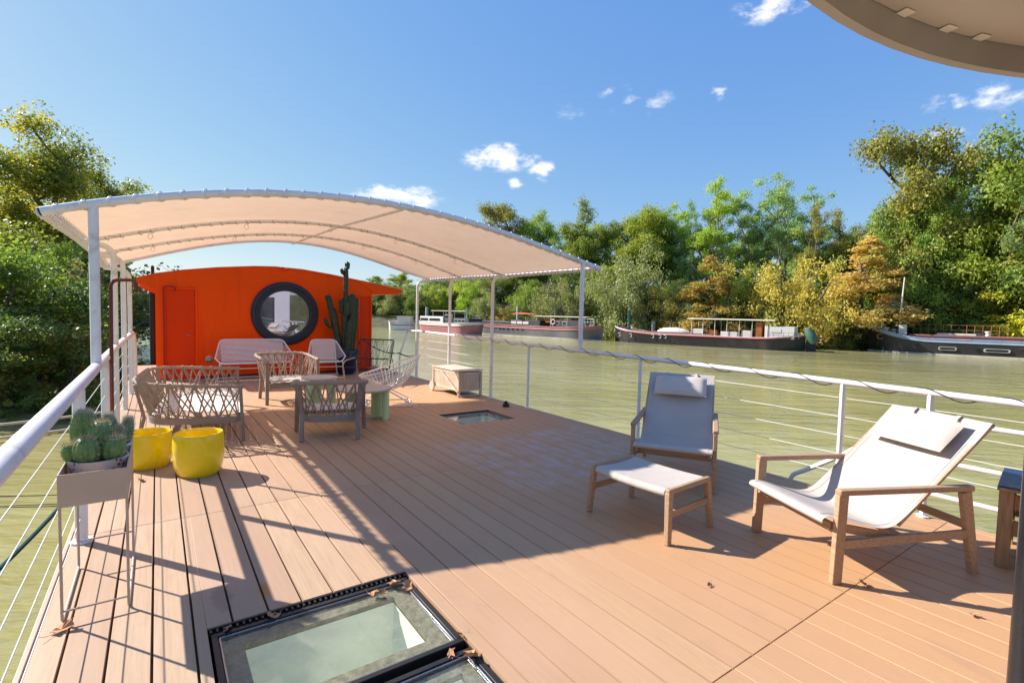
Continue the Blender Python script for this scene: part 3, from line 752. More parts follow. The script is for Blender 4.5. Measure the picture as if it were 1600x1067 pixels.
# footstool
ot = thing('footstool', 'teak footstool with white sling top in front of the farther lounge chair', 'footstool', (3.09, 2.50, 0), R(3))
w2, l_ = .25, .345
for sy in (-1, 1):
    for sx_ in (-1, 1):
        mb = MB(); mb.bar((sx_*(w2+.015), sy*(l_+.02), 0), (sx_*(w2-.01), sy*l_, .355), .042, .036, (0,1,0), .05, .04); build('leg', mb, M['teak'], ot, bevel=.006)
    mb = MB(); mb.bar((-w2-.012, sy*l_, .362), (w2+.012, sy*l_, .362), .040, .036); build('end_rail', mb, M['teak'], ot, bevel=.011, seg=3)
    mb = MB(); mb.bar((-w2+.02, sy*(l_+.008), .205), (w2-.02, sy*(l_+.008), .205), .024, .045); build('stretcher', mb, M['teak'], ot, bevel=.004)
for sx_ in (-1, 1):
    mb = MB(); mb.tube([(sx_*(w2-.02), -l_+.02, .335), (sx_*(w2-.02), l_-.02, .335)], .014, 8); build('side_bar', mb, M['teak'], ot)
G = []
pr = [(-1.04, .325), (-1.09, .338), (-1.08, .36), (-1.0, .374)]+[(u, .374-.016*(1-u*u)) for u in np.linspace(-.85, .85, 11)]+[(1.0, .374), (1.08, .36), (1.09, .338), (1.04, .325)]
for u, z in pr:
    G.append([(u*(w2-.012), v_*(l_-.022), z-.010*(1-v_*v_)) for v_ in np.linspace(-1, 1, 9)])
mb = MB(); mb.grid(G, .004); o = build('sling', mb, M['sling'], ot, smooth=60); o.modifiers.new('sub', 'SUBSURF').render_levels = 2

# ------------------------------------------------------------------ rope lattice seating
def lattice_seat(name, label, cat, loc, rz, fw, bw, D, hf, hb_, seat=.36, n=26, sofa=False, group=None):
    """front at y=-D/2 (facing -y), back at +D/2; fw/bw half widths at front and back"""
    t = thing(name, label, cat, loc, rz, group)
    def u_path(z_f, z_b, fwx, bwx, fy, by, rad, N=60):
        P = fillet([(-fwx, fy, z_f), (-bwx, by, z_b), (bwx, by, z_b), (fwx, fy, z_f)], rad, 14)
        P = [Vector(p) for p in P]; L = [0]
        for a, b in zip(P, P[1:]): L.append(L[-1]+(b-a).length)
        out = []
        for i in range(N+1):
            s = L[-1]*i/N; j = min(len(P)-2, max(0, int(np.searchsorted(L, s))-1)); tt = (s-L[j])/max(1e-6, L[j+1]-L[j]); out.append(P[j].lerp(P[j+1], tt))
        return out
    rad = min(bw, D)*.75
    N = n*2
    top = u_path(hf, hb_, fw, bw+.11, -D/2, D/2+.07, rad, N)
    bot = u_path(seat-.10, seat-.10, fw-.035, bw-.03, -D/2+.03, D/2-.06, rad*.8, N)
    mb = MB(); mb.tube([tuple(p) for p in top], .022, 8); 
    # knots of the rope wrapped over the rim
    for i in range(0, N+1, 2):
        p = top[i]; d = (top[min(N, i+1)]-top[max(0, i-1)]).normalized(); mb.tube([tuple(p-d*.020), tuple(p-d*.007), tuple(p+d*.007), tuple(p+d*.020)], [.023, .030, .030, .023], 8)
    build('rim', mb, M['rope'], t)
    mb = MB(); K = 2
    for i in range(0, N+1, 2):
        for dlt in (-K, K):
            for off in (0,):
                j = i+dlt*1
                j2 = i+dlt
                if not (0 <= j2 <= N): continue
                a, b = top[i], bot[j2]; md = a.lerp(b, .5)+Vector((0, 0, 0)); 
                mb.tube([tuple(a), tuple(a.lerp(b, .33)), tuple(a.lerp(b, .66)), tuple(b)], .0085, 6)
                # second, counter strand half a step on makes the diamonds
        for dlt in (-K-2, K+2):
            j2 = i+dlt
            if 0 <= j2 <= N and (i//2) % 2 == 0: mb.tube([tuple(top[i]), tuple(bot[j2])], .0085, 6)
    build('rope_lattice', mb, M['rope'], t)
    # woven seat band
    G = []
    lo = [p-Vector((0,0,.055)) for p in bot]
    for i, (a, b) in enumerate(zip(bot, lo)):
        c_ = 1+.012*(i % 2); G.append([(a.x*c_, a.y*c_, a.z+.012), (b.x*c_*.985, b.y*c_*.985, b.z-.012)])
    mb = MB(); mb.grid(G, .014); mb.bar((-fw+.03, -D/2+.02, seat-.115), (fw-.03, -D/2+.02, seat-.115), .03, .075)
    build('seat_band', mb, M['seat_band'], t)
    # legs
    for sx_ in (-1, 1):
        mb = MB(); mb.bar((sx_*(fw+.015), -D/2-.02, 0), (sx_*(fw-.005), -D/2+.01, hf+.012), .050, .034, (0,1,0), .058, .036); build('leg', mb, M['chair_frame'], t, bevel=.008)
        mb = MB(); mb.bar((sx_*(bw+.0), D/2+.02, 0), (sx_*(bw-.0), D/2-.06, seat-.05), .050, .034, (0,1,0)); mb.bar((sx_*(bw-.0), D/2-.06, seat-.06), (sx_*(bw+.03), D/2+.02, hb_), .050, .028, (0,1,0)); build('leg', mb, M['chair_frame'], t, bevel=.008)
    # woven seat: strips with waves
    mb = MB(); m_ = 11 if not sofa else 14
    y_a, y_b = -D/2-.03, D/2-.12
    for i in range(m_):
        y = y_a+(y_b-y_a)*(i+.5)/m_; hw = fw-.05+(bw-fw)*((y-y_a)/(y_b-y_a))*.9
        w_s = (y_b-y_a)/m_*.44
        G = []
        nx_ = 16 if not sofa else 34
        for j in range(nx_+1):
            x = -hw+2*hw*j/nx_; z = seat-.045+.005*math.sin(j*1.9+i*PI)+(.012 if i else -.01); G.append([(x, y-w_s, z-.006), (x, y, z+.003), (x, y+w_s, z-.006)])
        mb.grid(G, .008)
    build('seat', mb, M['cushion'], t)
    return t
grp = 'taupe rope lattice seats round the low tables'
sf = lattice_seat('rope_sofa', 'long taupe rope lattice sofa beside the left railing, behind the yellow pots', 'sofa', (.40, 7.66, 0), R(84.3), 1.02, .90, 1.0, .64, .70, .38, 32, True, grp)
ac = lattice_seat('rope_armchair', 'shaded taupe rope lattice armchair with its back to the camera', 'armchair', (1.755, 6.37, 0), R(163.7), .40, .315, .56, .64, .70, .38, 17, group=grp)
ac2 = copy_tree(ac, (1.81, 9.28, 0), R(7), 'sunlit taupe rope lattice armchair in front of the white bench'); ac2.scale = (1.02, 1.25, 1.10)

# ------------------------------------------------------------------ white mesh bench and chair, black net chair, white cord lounge chair
def mesh_seat(name, label, cat, loc, rz, W, frame='white_l', net='white_l', group=None):
    t = thing(name, label, cat, loc, rz, group); h = W/2
    top = fillet([(-h, -.30, .50), (-h+.14, .22, .86), (h-.14, .22, .86), (h, -.30, .50)], .12, 8)
    low = fillet([(-h, -.30, .50), (-h+.10, -.40, .38), (h-.10, -.40, .38), (h, -.30, .50)], .10, 6)
    mb = MB(); mb.tube(top, .014, 8); mb.tube(low, .014, 8)
    mb.tube([(-h+.16, .0, .38), (-h+.15, .22, .84)], .010, 6); mb.tube([(h-.16, .0, .38), (h-.15, .22, .84)], .010, 6)
    build('frame', mb, M[frame], t)
    mb = MB()
    nb = 17
    for i in range(nb):          # back bands
        s = (i+.5)/nb; z = .40+.445*s; y = -.02+.235*s; hw = h-.155
        mb.bar((-hw, y, z), (hw, y, z), .006, .0135, (0, .4, .9))
        e = .16*(1-s)+.01
        mb.tube([(-hw, y, z), (-h+.02+.12*s, -.26+.47*s, .505+.34*s)], .005, 4); mb.tube([(hw, y, z), (h-.02-.12*s, -.26+.47*s, .505+.34*s)], .005, 4)
    nv = int(W/.028)
    for i in range(nv+1): x = -h+.155+(W-.31)*i/nv; mb.tube([(x, -.02, .40), (x, .215, .845)], .0028, 4)
    build('mesh_back', mb, M[net], t)
    mb = MB()
    for i in range(15): y = -.41+.41*(i+.5)/15; mb.bar((-h+.1, y, .385-.02*math.sin(PI*i/14)), (h-.1, y, .385-.02*math.sin(PI*i/14)), .013, .006)
    for i in range(nv+1): x = -h+.10+(W-.2)*i/nv; mb.tube([(x, -.40, .382), (x, -.2, .364), (x, .0, .392)], .003, 4)
    build('mesh_seat', mb, M[net], t)
    for sx_ in (-1, 1):
        mb = MB(); mb.tube([(sx_*(h-.08), -.38, .40), (sx_*(h-.03), -.36, .012)], .013, 8); build('leg', mb, M[frame], t)
        mb = MB(); mb.tube([(sx_*(h-.16), .04, .38), (sx_*(h-.08), .28, .012)], .013, 8); build('leg', mb, M[frame], t)
    mb = MB()
    for y, z in ((-.36, .012), (.28, .012)): mb.tube([(-h+.05, y, z), (h-.05, y, z)], .012, 8)
    mb.tube([(-h+.07, -.37, .27), (h-.07, -.37, .27)], .008, 6)
    build('sled_bar', mb, M[frame], t)
    return t
gm = 'white mesh seats along the orange wall'
mesh_seat('mesh_bench', 'wide white mesh bench against the orange wall under the round window', 'bench', (1.75, 12.42, 0), R(0), 1.54, group=gm)
mesh_seat('mesh_chair', 'white mesh armchair against the orange wall beside the tall cactus', 'chair', (3.20, 12.12, 0), R(-6), .82, group=gm)

# black net easy chair
bc = thing('net_chair', 'black framed net easy chair with pale wooden arms by the cabin corner', 'chair', (3.80, 10.75, 0), R(-40))
h = .40
mb = MB(); P = fillet([(-h, .10, .30), (-h, .42, .92), (h, .42, .92), (h, .10, .30)], .07, 6); mb.tube(P, .015, 8); mb.tube([(-h, .22, .50), (h, .22, .50)], .012, 8); mb.tube(fillet([(-h, .10, .30), (-h, -.42, .36), (h, -.42, .36), (h, .10, .30)], .07, 6), .014, 8)
build('frame', mb, M['black'], bc)
mb = MB()
for i in range(46):
    a = random.uniform(-h+.02, h-.02); b = min(h-.02, max(-h+.02, a+random.choice((-1, 1))*random.uniform(.06, .16))); mb.tube([(a, .13, .34), (b, .42, .91)], .0028, 4)
for i in range(16): z = .36+i*.034; mb.tube([(-h, .10+(z-.3)*.516, z), (h, .10+(z-.3)*.516, z)], .0022, 4)
for i in range(26): x = -h+.02+i*(2*h-.04)/25; mb.tube([(x, -.41, .355), (x, -.15, .32), (x, .11, .31)], .003, 4)
build('net', mb, M['black'], bc)
M['palewood'] = wood('pale_ash', (.42,.33,.24), (.52,.42,.32), (.58,.49,.39), grain=(20,20,20))
for s in (-1, 1):
    mb = MB(); mb.tube(fillet([(s*(h+.02), .36, .01), (s*(h+.02), .26, .52), (s*(h+.02), -.30, .50), (s*(h+.02), -.46, .44), (s*(h+.02), -.36, .01)], .09, 6), .013, 8); build('arm_loop', mb, M['palewood'], bc)

# white cord bucket chair in profile, facing left
ak = thing('cord_chair', 'white woven cord bucket lounge chair on bent tube legs, right of the green tables', 'chair', (3.17, 8.14, 0), R(-108))
mb = MB(); rim = []; NR = 44
for i in range(NR):
    t = 2*PI*i/NR; x = .38*math.cos(t)*(1+.10*math.sin(t)); y = .05+.50*math.sin(t); z = .63+.17*math.sin(t)-.02*math.cos(2*t)
    rim.append(Vector((x, y, z)))
mb.tube([tuple(p) for p in rim], .013, 8, closed=True); build('rim', mb, M['white_l'], ak)
hub = Vector((0, .10, .26)); hubr = [hub+Vector((.09*math.cos(2*PI*i/NR), .09*math.sin(2*PI*i/NR), .02*math.sin(2*PI*i/NR))) for i in range(NR)]
mb = MB(); mb.tube([tuple(p) for p in hubr], .010, 6, closed=True)
def bowl(i, s):
    a, b = rim[i % NR], hubr[i % NR]; p = a.lerp(b, s); p = p-Vector((0, 0, .10*math.sin(PI*s))); return p
for i in range(NR):
    mb.tube([tuple(bowl(i, s)) for s in np.linspace(0, 1, 7)], .0055, 4)
    mb.tube([tuple(bowl(i+.0 if False else (i+int(round(2*s))), s)) for s in np.linspace(0, 1, 5)], .0035, 4)
for s in (.2, .4, .6, .8): mb.tube([tuple(bowl(i, s)) for i in range(NR)], .004, 4, closed=True)
build('cord_bucket', mb, M['white_l'], ak)
for s in (-1, 1):
    mb = MB(); mb.tube(fillet([(s*.30, -.22, .36), (s*.20, .05, .23), (s*.34, .42, .012), (s*.34, -.36, .012), (s*.20, -.05, .23), (s*.28, .36, .50)], .06, 6), .012, 8); build('leg', mb, M['white_l'], ak)
for fy in (.40, -.34):
    mb = MB(); mb.tube([(-.34, fy, .014), (.34, fy, .014)], .011, 8); build('foot_bar', mb, M['white_l'], ak)

# ------------------------------------------------------------------ low round tables with slab legs
def slab_leg(cx_, cy_, a, w_, d_, h_):
    P = []
    for s0 in (1, -1):
        for i in range(9):
            t = -PI/2+PI*i/8; P.append((s0*(w_/2-d_/2+d_/2*math.cos(t)), s0*(d_/2*math.sin(t))))
    mb = MB(); mb.prism(P, .0, h_); mb.xf(Matrix.Translation((cx_, cy_, 0)) @ Matrix.Rotation(a, 4, 'Z')); return mb
def table(label, loc, r, h_, top, legs, group):
    t = thing('side_table', label, 'side table', loc, 0, group)
    mb = MB(); mb.lathe([(r-.004, h_-.030), (r, h_-.026), (r, h_-.004), (r-.004, h_)], n=64); build('tabletop', mb, M[top], t)
    for (x, y, a, w_, d_) in legs:
        build('leg', slab_leg(x, y, a, w_, d_, h_-.031), M['mint'], t, bevel=.004)
    return t
tg = 'low round tables with thick slab legs'
table('higher small round table with pale grey top, between the armchairs', (1.98, 7.78, 0), .255, .56, 'lav_top', [(-.17, -.12, R(40), .17, .09), (.16, -.04, R(-40), .14, .07), (.0, .17, R(0), .15, .08)], tg)
table('lower wide round table with mushroom coloured top and mint green legs', (2.42, 7.12, 0), .40, .455, 'mint_top', [(.275, -.17, R(62), .22, .085), (.24, .06, R(20), .22, .10), (-.12, .17, R(20), .19, .10)], tg)

# ------------------------------------------------------------------ teak cushion box on wheels
bx = thing('storage_box', 'slatted teak storage trolley with two wheels by the right railing', 'storage box', (4.78, 8.62, 0))
bw2, bl, bh = .235, .52, .50
mb = MB()
for sx_ in (-1, 1): mb.box(sx_*bw2-.02, sx_*bw2+.02, -bl-.02, -bl+.025, 0, bh-.035)
for sx_ in (-1, 1): mb.box(sx_*bw2-.02, sx_*bw2+.02, bl-.025, bl+.02, .10, bh-.035)
for z in (.13, bh-.06):
    for sx_ in (-1, 1): mb.box(sx_*bw2-.012, sx_*bw2+.012, -bl+.025, bl-.025, z-.022, z+.022)
    for sy in (-1, 1): mb.box(-bw2+.02, bw2-.02, sy*bl-.012, sy*bl+.012, z-.022, z+.022)
mb.box(-bw2-.02, bw2+.02, -bl-.022, -bl+.02, .012, .035)
build('frame', mb, M['teak_box'], bx, bevel=.003)
mb = MB(); n_ = 13
for i in range(n_): x = -bw2+.03+(2*bw2-.06)*(i+.5)/n_; [mb.box(x-.0125, x+.0125, sy*bl-.006, sy*bl+.006, .152, bh-.082) for sy in (-1, 1)]
n_ = 26
for i in range(n_): y = -bl+.03+(2*bl-.06)*(i+.5)/n_; [mb.box(sx_*bw2-.006, sx_*bw2+.006, y-.0155, y+.0155, .152, bh-.082) for sx_ in (-1, 1)]
build('slats', mb, M['teak_box'], bx, bevel=.001, seg=1)
mb = MB(); mb.box(-bw2+.01, bw2-.01, -bl+.01, bl-.01, .11, .12); build('floor', mb, M['black'], bx)
mb = MB()
for i in range(9): x = -bw2-.03+(2*bw2+.06)*(i+.5)/9; mb.box(x-.0275, x+.0275, -bl-.035, bl+.03, bh-.022, bh-.002)
build('lid', mb, M['teak_box'], bx, bevel=.002)
for sx_ in (-1, 1):
    mb = MB(); mb.lathe([(.03, -.014), (.095, -.014), (.10, -.008), (.10, .008), (.095, .014), (.03, .014)], n=28); mb.xf(Matrix.Translation((sx_*(bw2+.045), bl-.02, .10)) @ Matrix.Rotation(PI/2, 4, 'Y')); build('wheel', mb, M['teak_box'], bx)
mb = MB(); mb.bar((-bw2-.03, .15, bh-.06), (-bw2-.03, -bl+.0, .10), .018, .034); build('brace', mb, M['teak_box'], bx, bevel=.003)
# small black deck lamp
lm = thing('deck_lamp', 'small black lantern standing on the boards near the far skylight', 'lantern', (4.80, 6.93, 0))
mb = MB(); mb.lathe([(.055, 0), (.058, .015), (.052, .05), (.0, .05)], n=20); build('base', mb, M['black'], lm)
mb = MB(); mb.tube(arc((0, 0, .05), .045, 0, 180, 10), .006, 6); mb.lathe([(.022, .05), (.026, .07), (.016, .10), (0, .102)], n=14); build('handle', mb, M['black'], lm)

# ------------------------------------------------------------------ yellow pots
def pot(label, loc, prof, tilt=0):
    t = thing('plant_pot', label, 'plant pot', loc, 0, 'empty yellow pots')
    mb = MB(); mb.lathe(prof, n=56); mb.v = [(x, y, z*(1+tilt*y)) for x, y, z in mb.v]; build('body', mb, M['yellow'], t, smooth=50)
    r_in = prof[0][0]*.9; mb = MB(); mb.lathe([(r_in, .055), (r_in*.5, .060), (0, .06)], n=30); build('soil', mb, M['crate'], t)
    return t
pot('larger glossy yellow pot, right one of the pair beside the sofa', (.305, 5.47, 0), [(.155, .0), (.180, .03), (.200, .10), (.211, .22), (.208, .33), (.202, .378), (.197, .390), (.186, .390), (.180, .378), (.188, .30), (.19, .20), (.17, .06), (.05, .05), (0, .05)])
pot('smaller yellow pot nearer the left railing, with a sloping rim', (-.09, 5.98, 0), [(.165, .0), (.188, .03), (.205, .10), (.210, .2), (.204, .29), (.200, .325), (.195, .335), (.185, .335), (.180, .32), (.190, .24), (.18, .06), (.05, .05), (0, .05)], .0)

# ------------------------------------------------------------------ planter stand with cacti
ps = thing('planter_stand', 'taupe metal planter box on thin rod legs by the left railing', 'planter', (-.265, 3.5, 0))
ha, hl = .135, .335
mb = MB(); z0, z1 = .575, .735
mb.box(-ha, ha, -hl, -hl+.006, z0, z1); mb.box(-ha, ha, hl-.006, hl, z0, z1); mb.box(-ha, -ha+.006, -hl+.006, hl-.006, z0, z1); mb.box(ha-.006, ha, -hl+.006, hl-.006, z0, z1); mb.box(-ha+.006, ha-.006, -hl+.006, hl-.006, z0+.03, z0+.036)
build('box', mb, M['taupe'], ps, bevel=.0015)
for sx_ in (-1, 1):
    mb = MB(); x = sx_*(ha-.006); mb.tube(fillet([(x, -hl+.012, z0), (x, -hl+.012, .008), (x, hl-.012, .008), (x, hl-.012, z0)], .03, 5), .0065, 8); build('leg', mb, M['taupe'], ps)
for y in (-hl+.012, hl-.012):
    mb = MB(); mb.tube([(-ha, y, .16 if y > 0 else .06), (ha, y, .16 if y > 0 else .06)], .0055, 8); build('cross_rod', mb, M['taupe'], ps)
# cactus bowls
k = NT('painted_bowl'); vo = k.n('ShaderNodeTexVoronoi'); vo.inputs['Scale'].default_value = 34; k.l(k.co(), vo.inputs['Vector'])
f = k.noise(k.co(), 9, 3); fm = k.math('MULTIPLY', k.rmap(vo.outputs['Distance'], .28, .45, 1, 0, True), k.rmap(f, .46, .56, 0, 1, True))
k.l(k.mix(fm, (.62,.52,.45), (.28,.045,.045)), k.b.inputs['Base Color']); k.b.inputs['Roughness'].default_value = .35; M['bowl'] = k.m
k = NT('cactus_skin'); f = k.noise(k.co(), 30, 5); k.l(k.ramp(f, [(.3, (.08,.16,.045)), (.7, (.19,.30,.09))]), k.b.inputs['Base Color']); k.b.inputs['Roughness'].default_value = .6; k.bump(f, .3, .002); M['cactus'] = k.m
M['spine'] = paint('pale_spines', (.62,.48,.28), .7, .15, 20, bump=0)
M['spine_w'] = paint('white_wool', (.55,.52,.42), .8, .1, 20, bump=0)
M['soil'] = paint('gritty_soil', (.20,.13,.085), .95, .4, 60, bump=.6)
def ball(mb, sp, c, r, hgt, ribs, seed, lean=(0, 0), sl=.035, spines=5):
    rnd = random.Random(seed); V = []; nr, nz_ = ribs*6, 18
    def P(t, s):
        ph = s*PI*.94+.06; rad = math.sin(ph)**.75; rib = 1-.13*(abs(math.cos(ribs*t/2))**1.5)
        q = Vector((r*rad*rib*math.cos(t), r*rad*rib*math.sin(t), hgt*(.5-.5*math.cos(ph)))); hh = q.z; return Vector(c)+q+Vector((lean[0]*hh, lean[1]*hh, 0))
    for j in range(nz_+1):
        for i in range(nr): V.append(tuple(P(2*PI*i/nr, 1-j/nz_)))
    mb.add(V, [(j*nr+i, j*nr+(i+1) % nr, (j+1)*nr+(i+1) % nr, (j+1)*nr+i) for j in range(nz_) for i in range(nr)])
    for i in range(ribs):
        t = 2*PI*(i+.0)/ribs+PI/ribs*0
        for j in range(3, 16, 1 if spines > 5 else 2):
            s = j/16; p = P(t, s); pc = Vector(c)+Vector((0,0,hgt*.45)); out = (p-pc).normalized()
            k_ = spines+(3 if s > .8 else 0)
            for _ in range(k_):
                d = (out+Vector((rnd.gauss(0,.55), rnd.gauss(0,.55), rnd.gauss(.15,.55)))).normalized(); L = sl*rnd.uniform(.5, 1.1)*(1.3 if s > .8 else 1)
                o_ = d.orthogonal()*.0009; sp.add([tuple(p-o_), tuple(p+o_), tuple(p+d*L), ], [(0,1,2)])
def cactus_pot(label, c, rb, hb, balls, mat='bowl', seed=1, wool=False):
    t = thing('potted_cactus', label, 'cactus', c, 0, 'cacti in the planter box')
    mb = MB(); mb.lathe([(rb*.7, 0), (rb*.9, hb*.3), (rb, hb*.85), (rb, hb), (rb-.007, hb), (rb-.01, hb*.8), (rb*.6, hb*.75), (0, hb*.75)], n=44); build('bowl', mb, M[mat], t)
    mb = MB(); mb.lathe([(rb-.012, hb*.82), (rb*.5, hb*.90), (0, hb*.92)], n=30); build('soil', mb, M['soil'], t)
    a, b = MB(), MB()
    for q, (x, y, r, hh, ribs, lean) in enumerate(balls): ball(a, b, (x, y, hb*.8), r, hh, ribs, seed*10+q, lean, .026 if not wool else .022, 4 if not wool else 7)
    build('stem', a, M['cactus'], t, smooth=60); build('spines', b, M['spine_w'] if wool else M['spine'], t, smooth=0)
zb = .612
cactus_pot('clump of ribbed round cacti in a red-flowered bowl, at the front of the planter box', (-.262, 3.42, zb+.02), .128, .115, [(-.040, -.050, .060, .140, 10, (-.05, 0)), (.060, -.040, .056, .130, 9, (.1, 0)), (.010, .030, .064, .205, 10, (0, .05)), (-.100, -.005, .044, .105, 9, (-.15, 0)), (.03, .095, .045, .13, 9, (0, .1))], 'bowl', 1)
cactus_pot('woolly dark cactus leaning at the left back of the planter box', (-.335, 3.68, zb+.02), .06, .08, [(0, 0, .068, .265, 13, (-.02, -.1))], 'bowl', 2, True)
cactus_pot('taller grey spiny cacti in the pale pot at the back of the planter box', (-.20, 3.70, zb+.02), .068, .115, [(-.022, .0, .042, .20, 14, (-.08, 0)), (.034, .005, .036, .17, 13, (.12, 0)), (.01, -.03, .034, .13, 13, (0, -.1))], 'white_l', 3, True)

# ------------------------------------------------------------------ tall cactus in navy pot
tcx, tcy = 3.80, 12.45
ct = thing('column_cactus', 'tall dark column cactus in a navy pot against the orange wall', 'cactus', (tcx, tcy, 0))
mb = MB(); mb.lathe([(.17, 0), (.24, .10), (.29, .35), (.30, .56), (.29, .60), (.27, .60), (.26, .5), (0, .5)], n=40); build('pot', mb, M['navy_glaze'], ct)
mb = MB(); mb.lathe([(.262, .52), (.1, .55), (0, .55)], n=24); build('soil', mb, M['soil'], ct)
k = NT('cactus_dark'); f = k.noise(k.co(), 22, 5); k.l(k.ramp(f, [(.3, (.014,.030,.018)), (.7, (.040,.062,.032))]), k.b.inputs['Base Color']); k.b.inputs['Roughness'].default_value = .55; k.bump(f, .4, .004); M['cactus_dark'] = k.m
def column(pts, r, ribs=6):
    mb = MB(); n_ = ribs*4; P = [Vector(p) for p in pts]; L = [0]
    for a, b in zip(P, P[1:]): L.append(L[-1]+(b-a).length)
    N_ = max(10, int(L[-1]/.035)); V = []
    for j in range(N_+1):
        s = L[-1]*j/N_; x = [float(np.interp(s, L, [p[i] for p in P])) for i in range(3)]
        rad = r*(min(1, ((N_-j)/N_*L[-1]/.05+.05))**.5)*(1+.07*math.sin(j*1.1+x[0]*9))
        for i in range(n_): t = 2*PI*i/n_; q = rad*(.74+.26*abs(math.cos(ribs*t/2))**.8*1.0); V.append((x[0]+q*math.cos(t), x[1]+q*math.sin(t), x[2]))
    mb.add(V, [(j*n_+i, j*n_+(i+1) % n_, (j+1)*n_+(i+1) % n_, (j+1)*n_+i) for j in range(N_) for i in range(n_)]+[tuple(N_*n_+i for i in range(n_))])
    return mb
arms = [([(-.04,0,.5),(-.05,0,1.2),(-.04,0,1.9)], .060), ([(-.02,-.05,1.50),(-.04,-.06,1.62),(-.03,-.05,2.58)], .046), ([(-.16,.0,.5),(-.26,0,1.1),(-.45,0,1.93)], .062), ([(-.1,.05,.5),(-.20,.06,1.0),(-.30,.05,1.62)], .055),
        ([(-.36,-.02,1.12),(-.46,-.03,1.2),(-.52,-.03,1.38)], .04), ([(.06,-.03,.5),(.12,-.03,1.1),(.14,-.03,1.98)], .062), ([(.14,.04,.5),(.22,.04,1.2),(.25,.04,1.88)], .058), ([(.02,.07,.5),(.05,.07,1.62)], .055),
        ([(-.02,-.09,.52),(.02,-.10,.9),(.05,-.09,1.35)], .05), ([(-.10,-.02,1.48),(-.13,-.03,1.55),(-.13,-.03,1.84)], .05), ([(.02,-.05,1.48),(.05,-.06,1.55),(.05,-.06,1.93)], .05), ([(-.03,-.1,1.45),(-.03,-.11,1.6),(-.03,-.1,1.80)], .052),
        ([(-.04,-.05,2.40),(-.12,-.05,2.46),(-.14,-.05,2.58)], .035), ([(-.03,-.05,2.56),(.0,-.05,2.62),(.0,-.05,2.75)], .05)]
for P, r in arms: build('stem', column(P, r*1.28), M['cactus_dark'], ct, smooth=60)

# ------------------------------------------------------------------ crate by the near right railing
cr = thing('crate', 'weathered wooden crate with a dark blue lid at the right edge', 'crate', (4.74, .62, 0), R(8))
mb = MB(); hx, hy, hz = .27, .17, .50
for sx_ in (-1, 1):
    for sy in (-1, 1): mb.box(sx_*hx-.02, sx_*hx+.02, sy*hy-.035, sy*hy+.035, 0, hz)
for z in (.05, .20, .35):
    for sy in (-1, 1): mb.box(-hx+.021, hx-.021, sy*(hy-.010)-.008, sy*(hy-.010)+.008, z, z+.11)
for sx_ in (-1, 1):
    for z in (.21, .38): mb.box(sx_*(hx-.02)-.008, sx_*(hx-.02)+.008, -hy+.036, hy-.036, z, z+.10)
build('slats', mb, M['crate'], cr, bevel=.003)
mb = MB(); mb.box(-hx-.035, hx+.035, -hy-.045, hy+.045, hz, hz+.02); build('rim', mb, M['crate'], cr, bevel=.003)
mb = MB(); mb.box(-hx-.03, hx+.03, -hy-.04, hy+.04, hz+.0205, hz+.032); build('lid', mb, M['navy_lid'], cr, bevel=.003)

# ------------------------------------------------------------------ fallen plane leaves
def leaf_mesh(seed, s):
    rnd = random.Random(seed); P = []; n_ = 15
    for i in range(n_):
        t = 2*PI*i/n_; r = s*(.95 if i % 3 == 0 else .62 if i % 3 == 1 else .74)*rnd.uniform(.6, 1.15)
        P.append((r*math.cos(t), r*.75*math.sin(t), s*(rnd.uniform(.0, .25)+.5*max(0, math.cos(t-seed)))))
    mb = MB(); mb.add([(0, 0, .05*s)]+P, [(0, 1+i, 1+(i+1) % n_) for i in range(n_)])
    A = np.array(mb.v); mb.v = [tuple(p) for p in A]+[(p[0], p[1], p[2]+.0025) for p in A]; mb.f += [tuple(q+len(A) for q in f[::-1]) for f in mb.f]
    mb.tube([(0, 0, .06*s), (s*.8, s*.5, .12*s), (s*1.3, s*.7, .02)], .0012, 4)
    return mb
LV = [(428, 963, -.02, .035, 'curled dead leaf on the near skylight, left end of its top frame'), (584, 928, -.02, .030, 'dead leaf on the top edge of the near skylight, left of the corner pair'), (600, 926, -.02, .022, 'small dead leaf touching the corner pair on the near skylight'),
      (617, 913, -.02, .042, 'large dead leaf in the near skylight corner, left of its twin'), (637, 918, -.02, .040, 'large dead leaf tucked into the far corner of the near skylight'), (738, 1026, -.02, .050, 'biggest crumpled leaf on the second skylight'), (704, 1023, -.02, .025, 'brown leaf in the black gap between the two skylights'),
      (722, 992, -.01, .020, 'pale leaf scrap at the right corner between the skylights'), (355, 984, -.02, .028, 'leaf scrap in the left corner of the near skylight'), (1352, 914, .0, .035, 'dry brown leaf on the boards under the near lounge chair'),
      (1521, 961, .0, .022, 'flat orange leaf on the sunny boards near the dark post'), (1109, 915, .0, .018, 'tiny dark leaf on the sunlit boards below the footstool'), (222, 751, .0, .030, 'orange leaf on the boards below the smaller yellow pot'), (96, 985, .0, .045, 'dry husk at the foot of the planter stand')]
for i, (x, y, z, s, lb) in enumerate(LV):
    p = at_z(x, y, z+.004); o = build('fallen_leaf', leaf_mesh(i+3, s*1.35), M['leaf'], None, smooth=0); o.location = p; o.rotation_euler = (0, 0, i*1.7); tag(o, lb, 'leaf', 'fallen leaves')

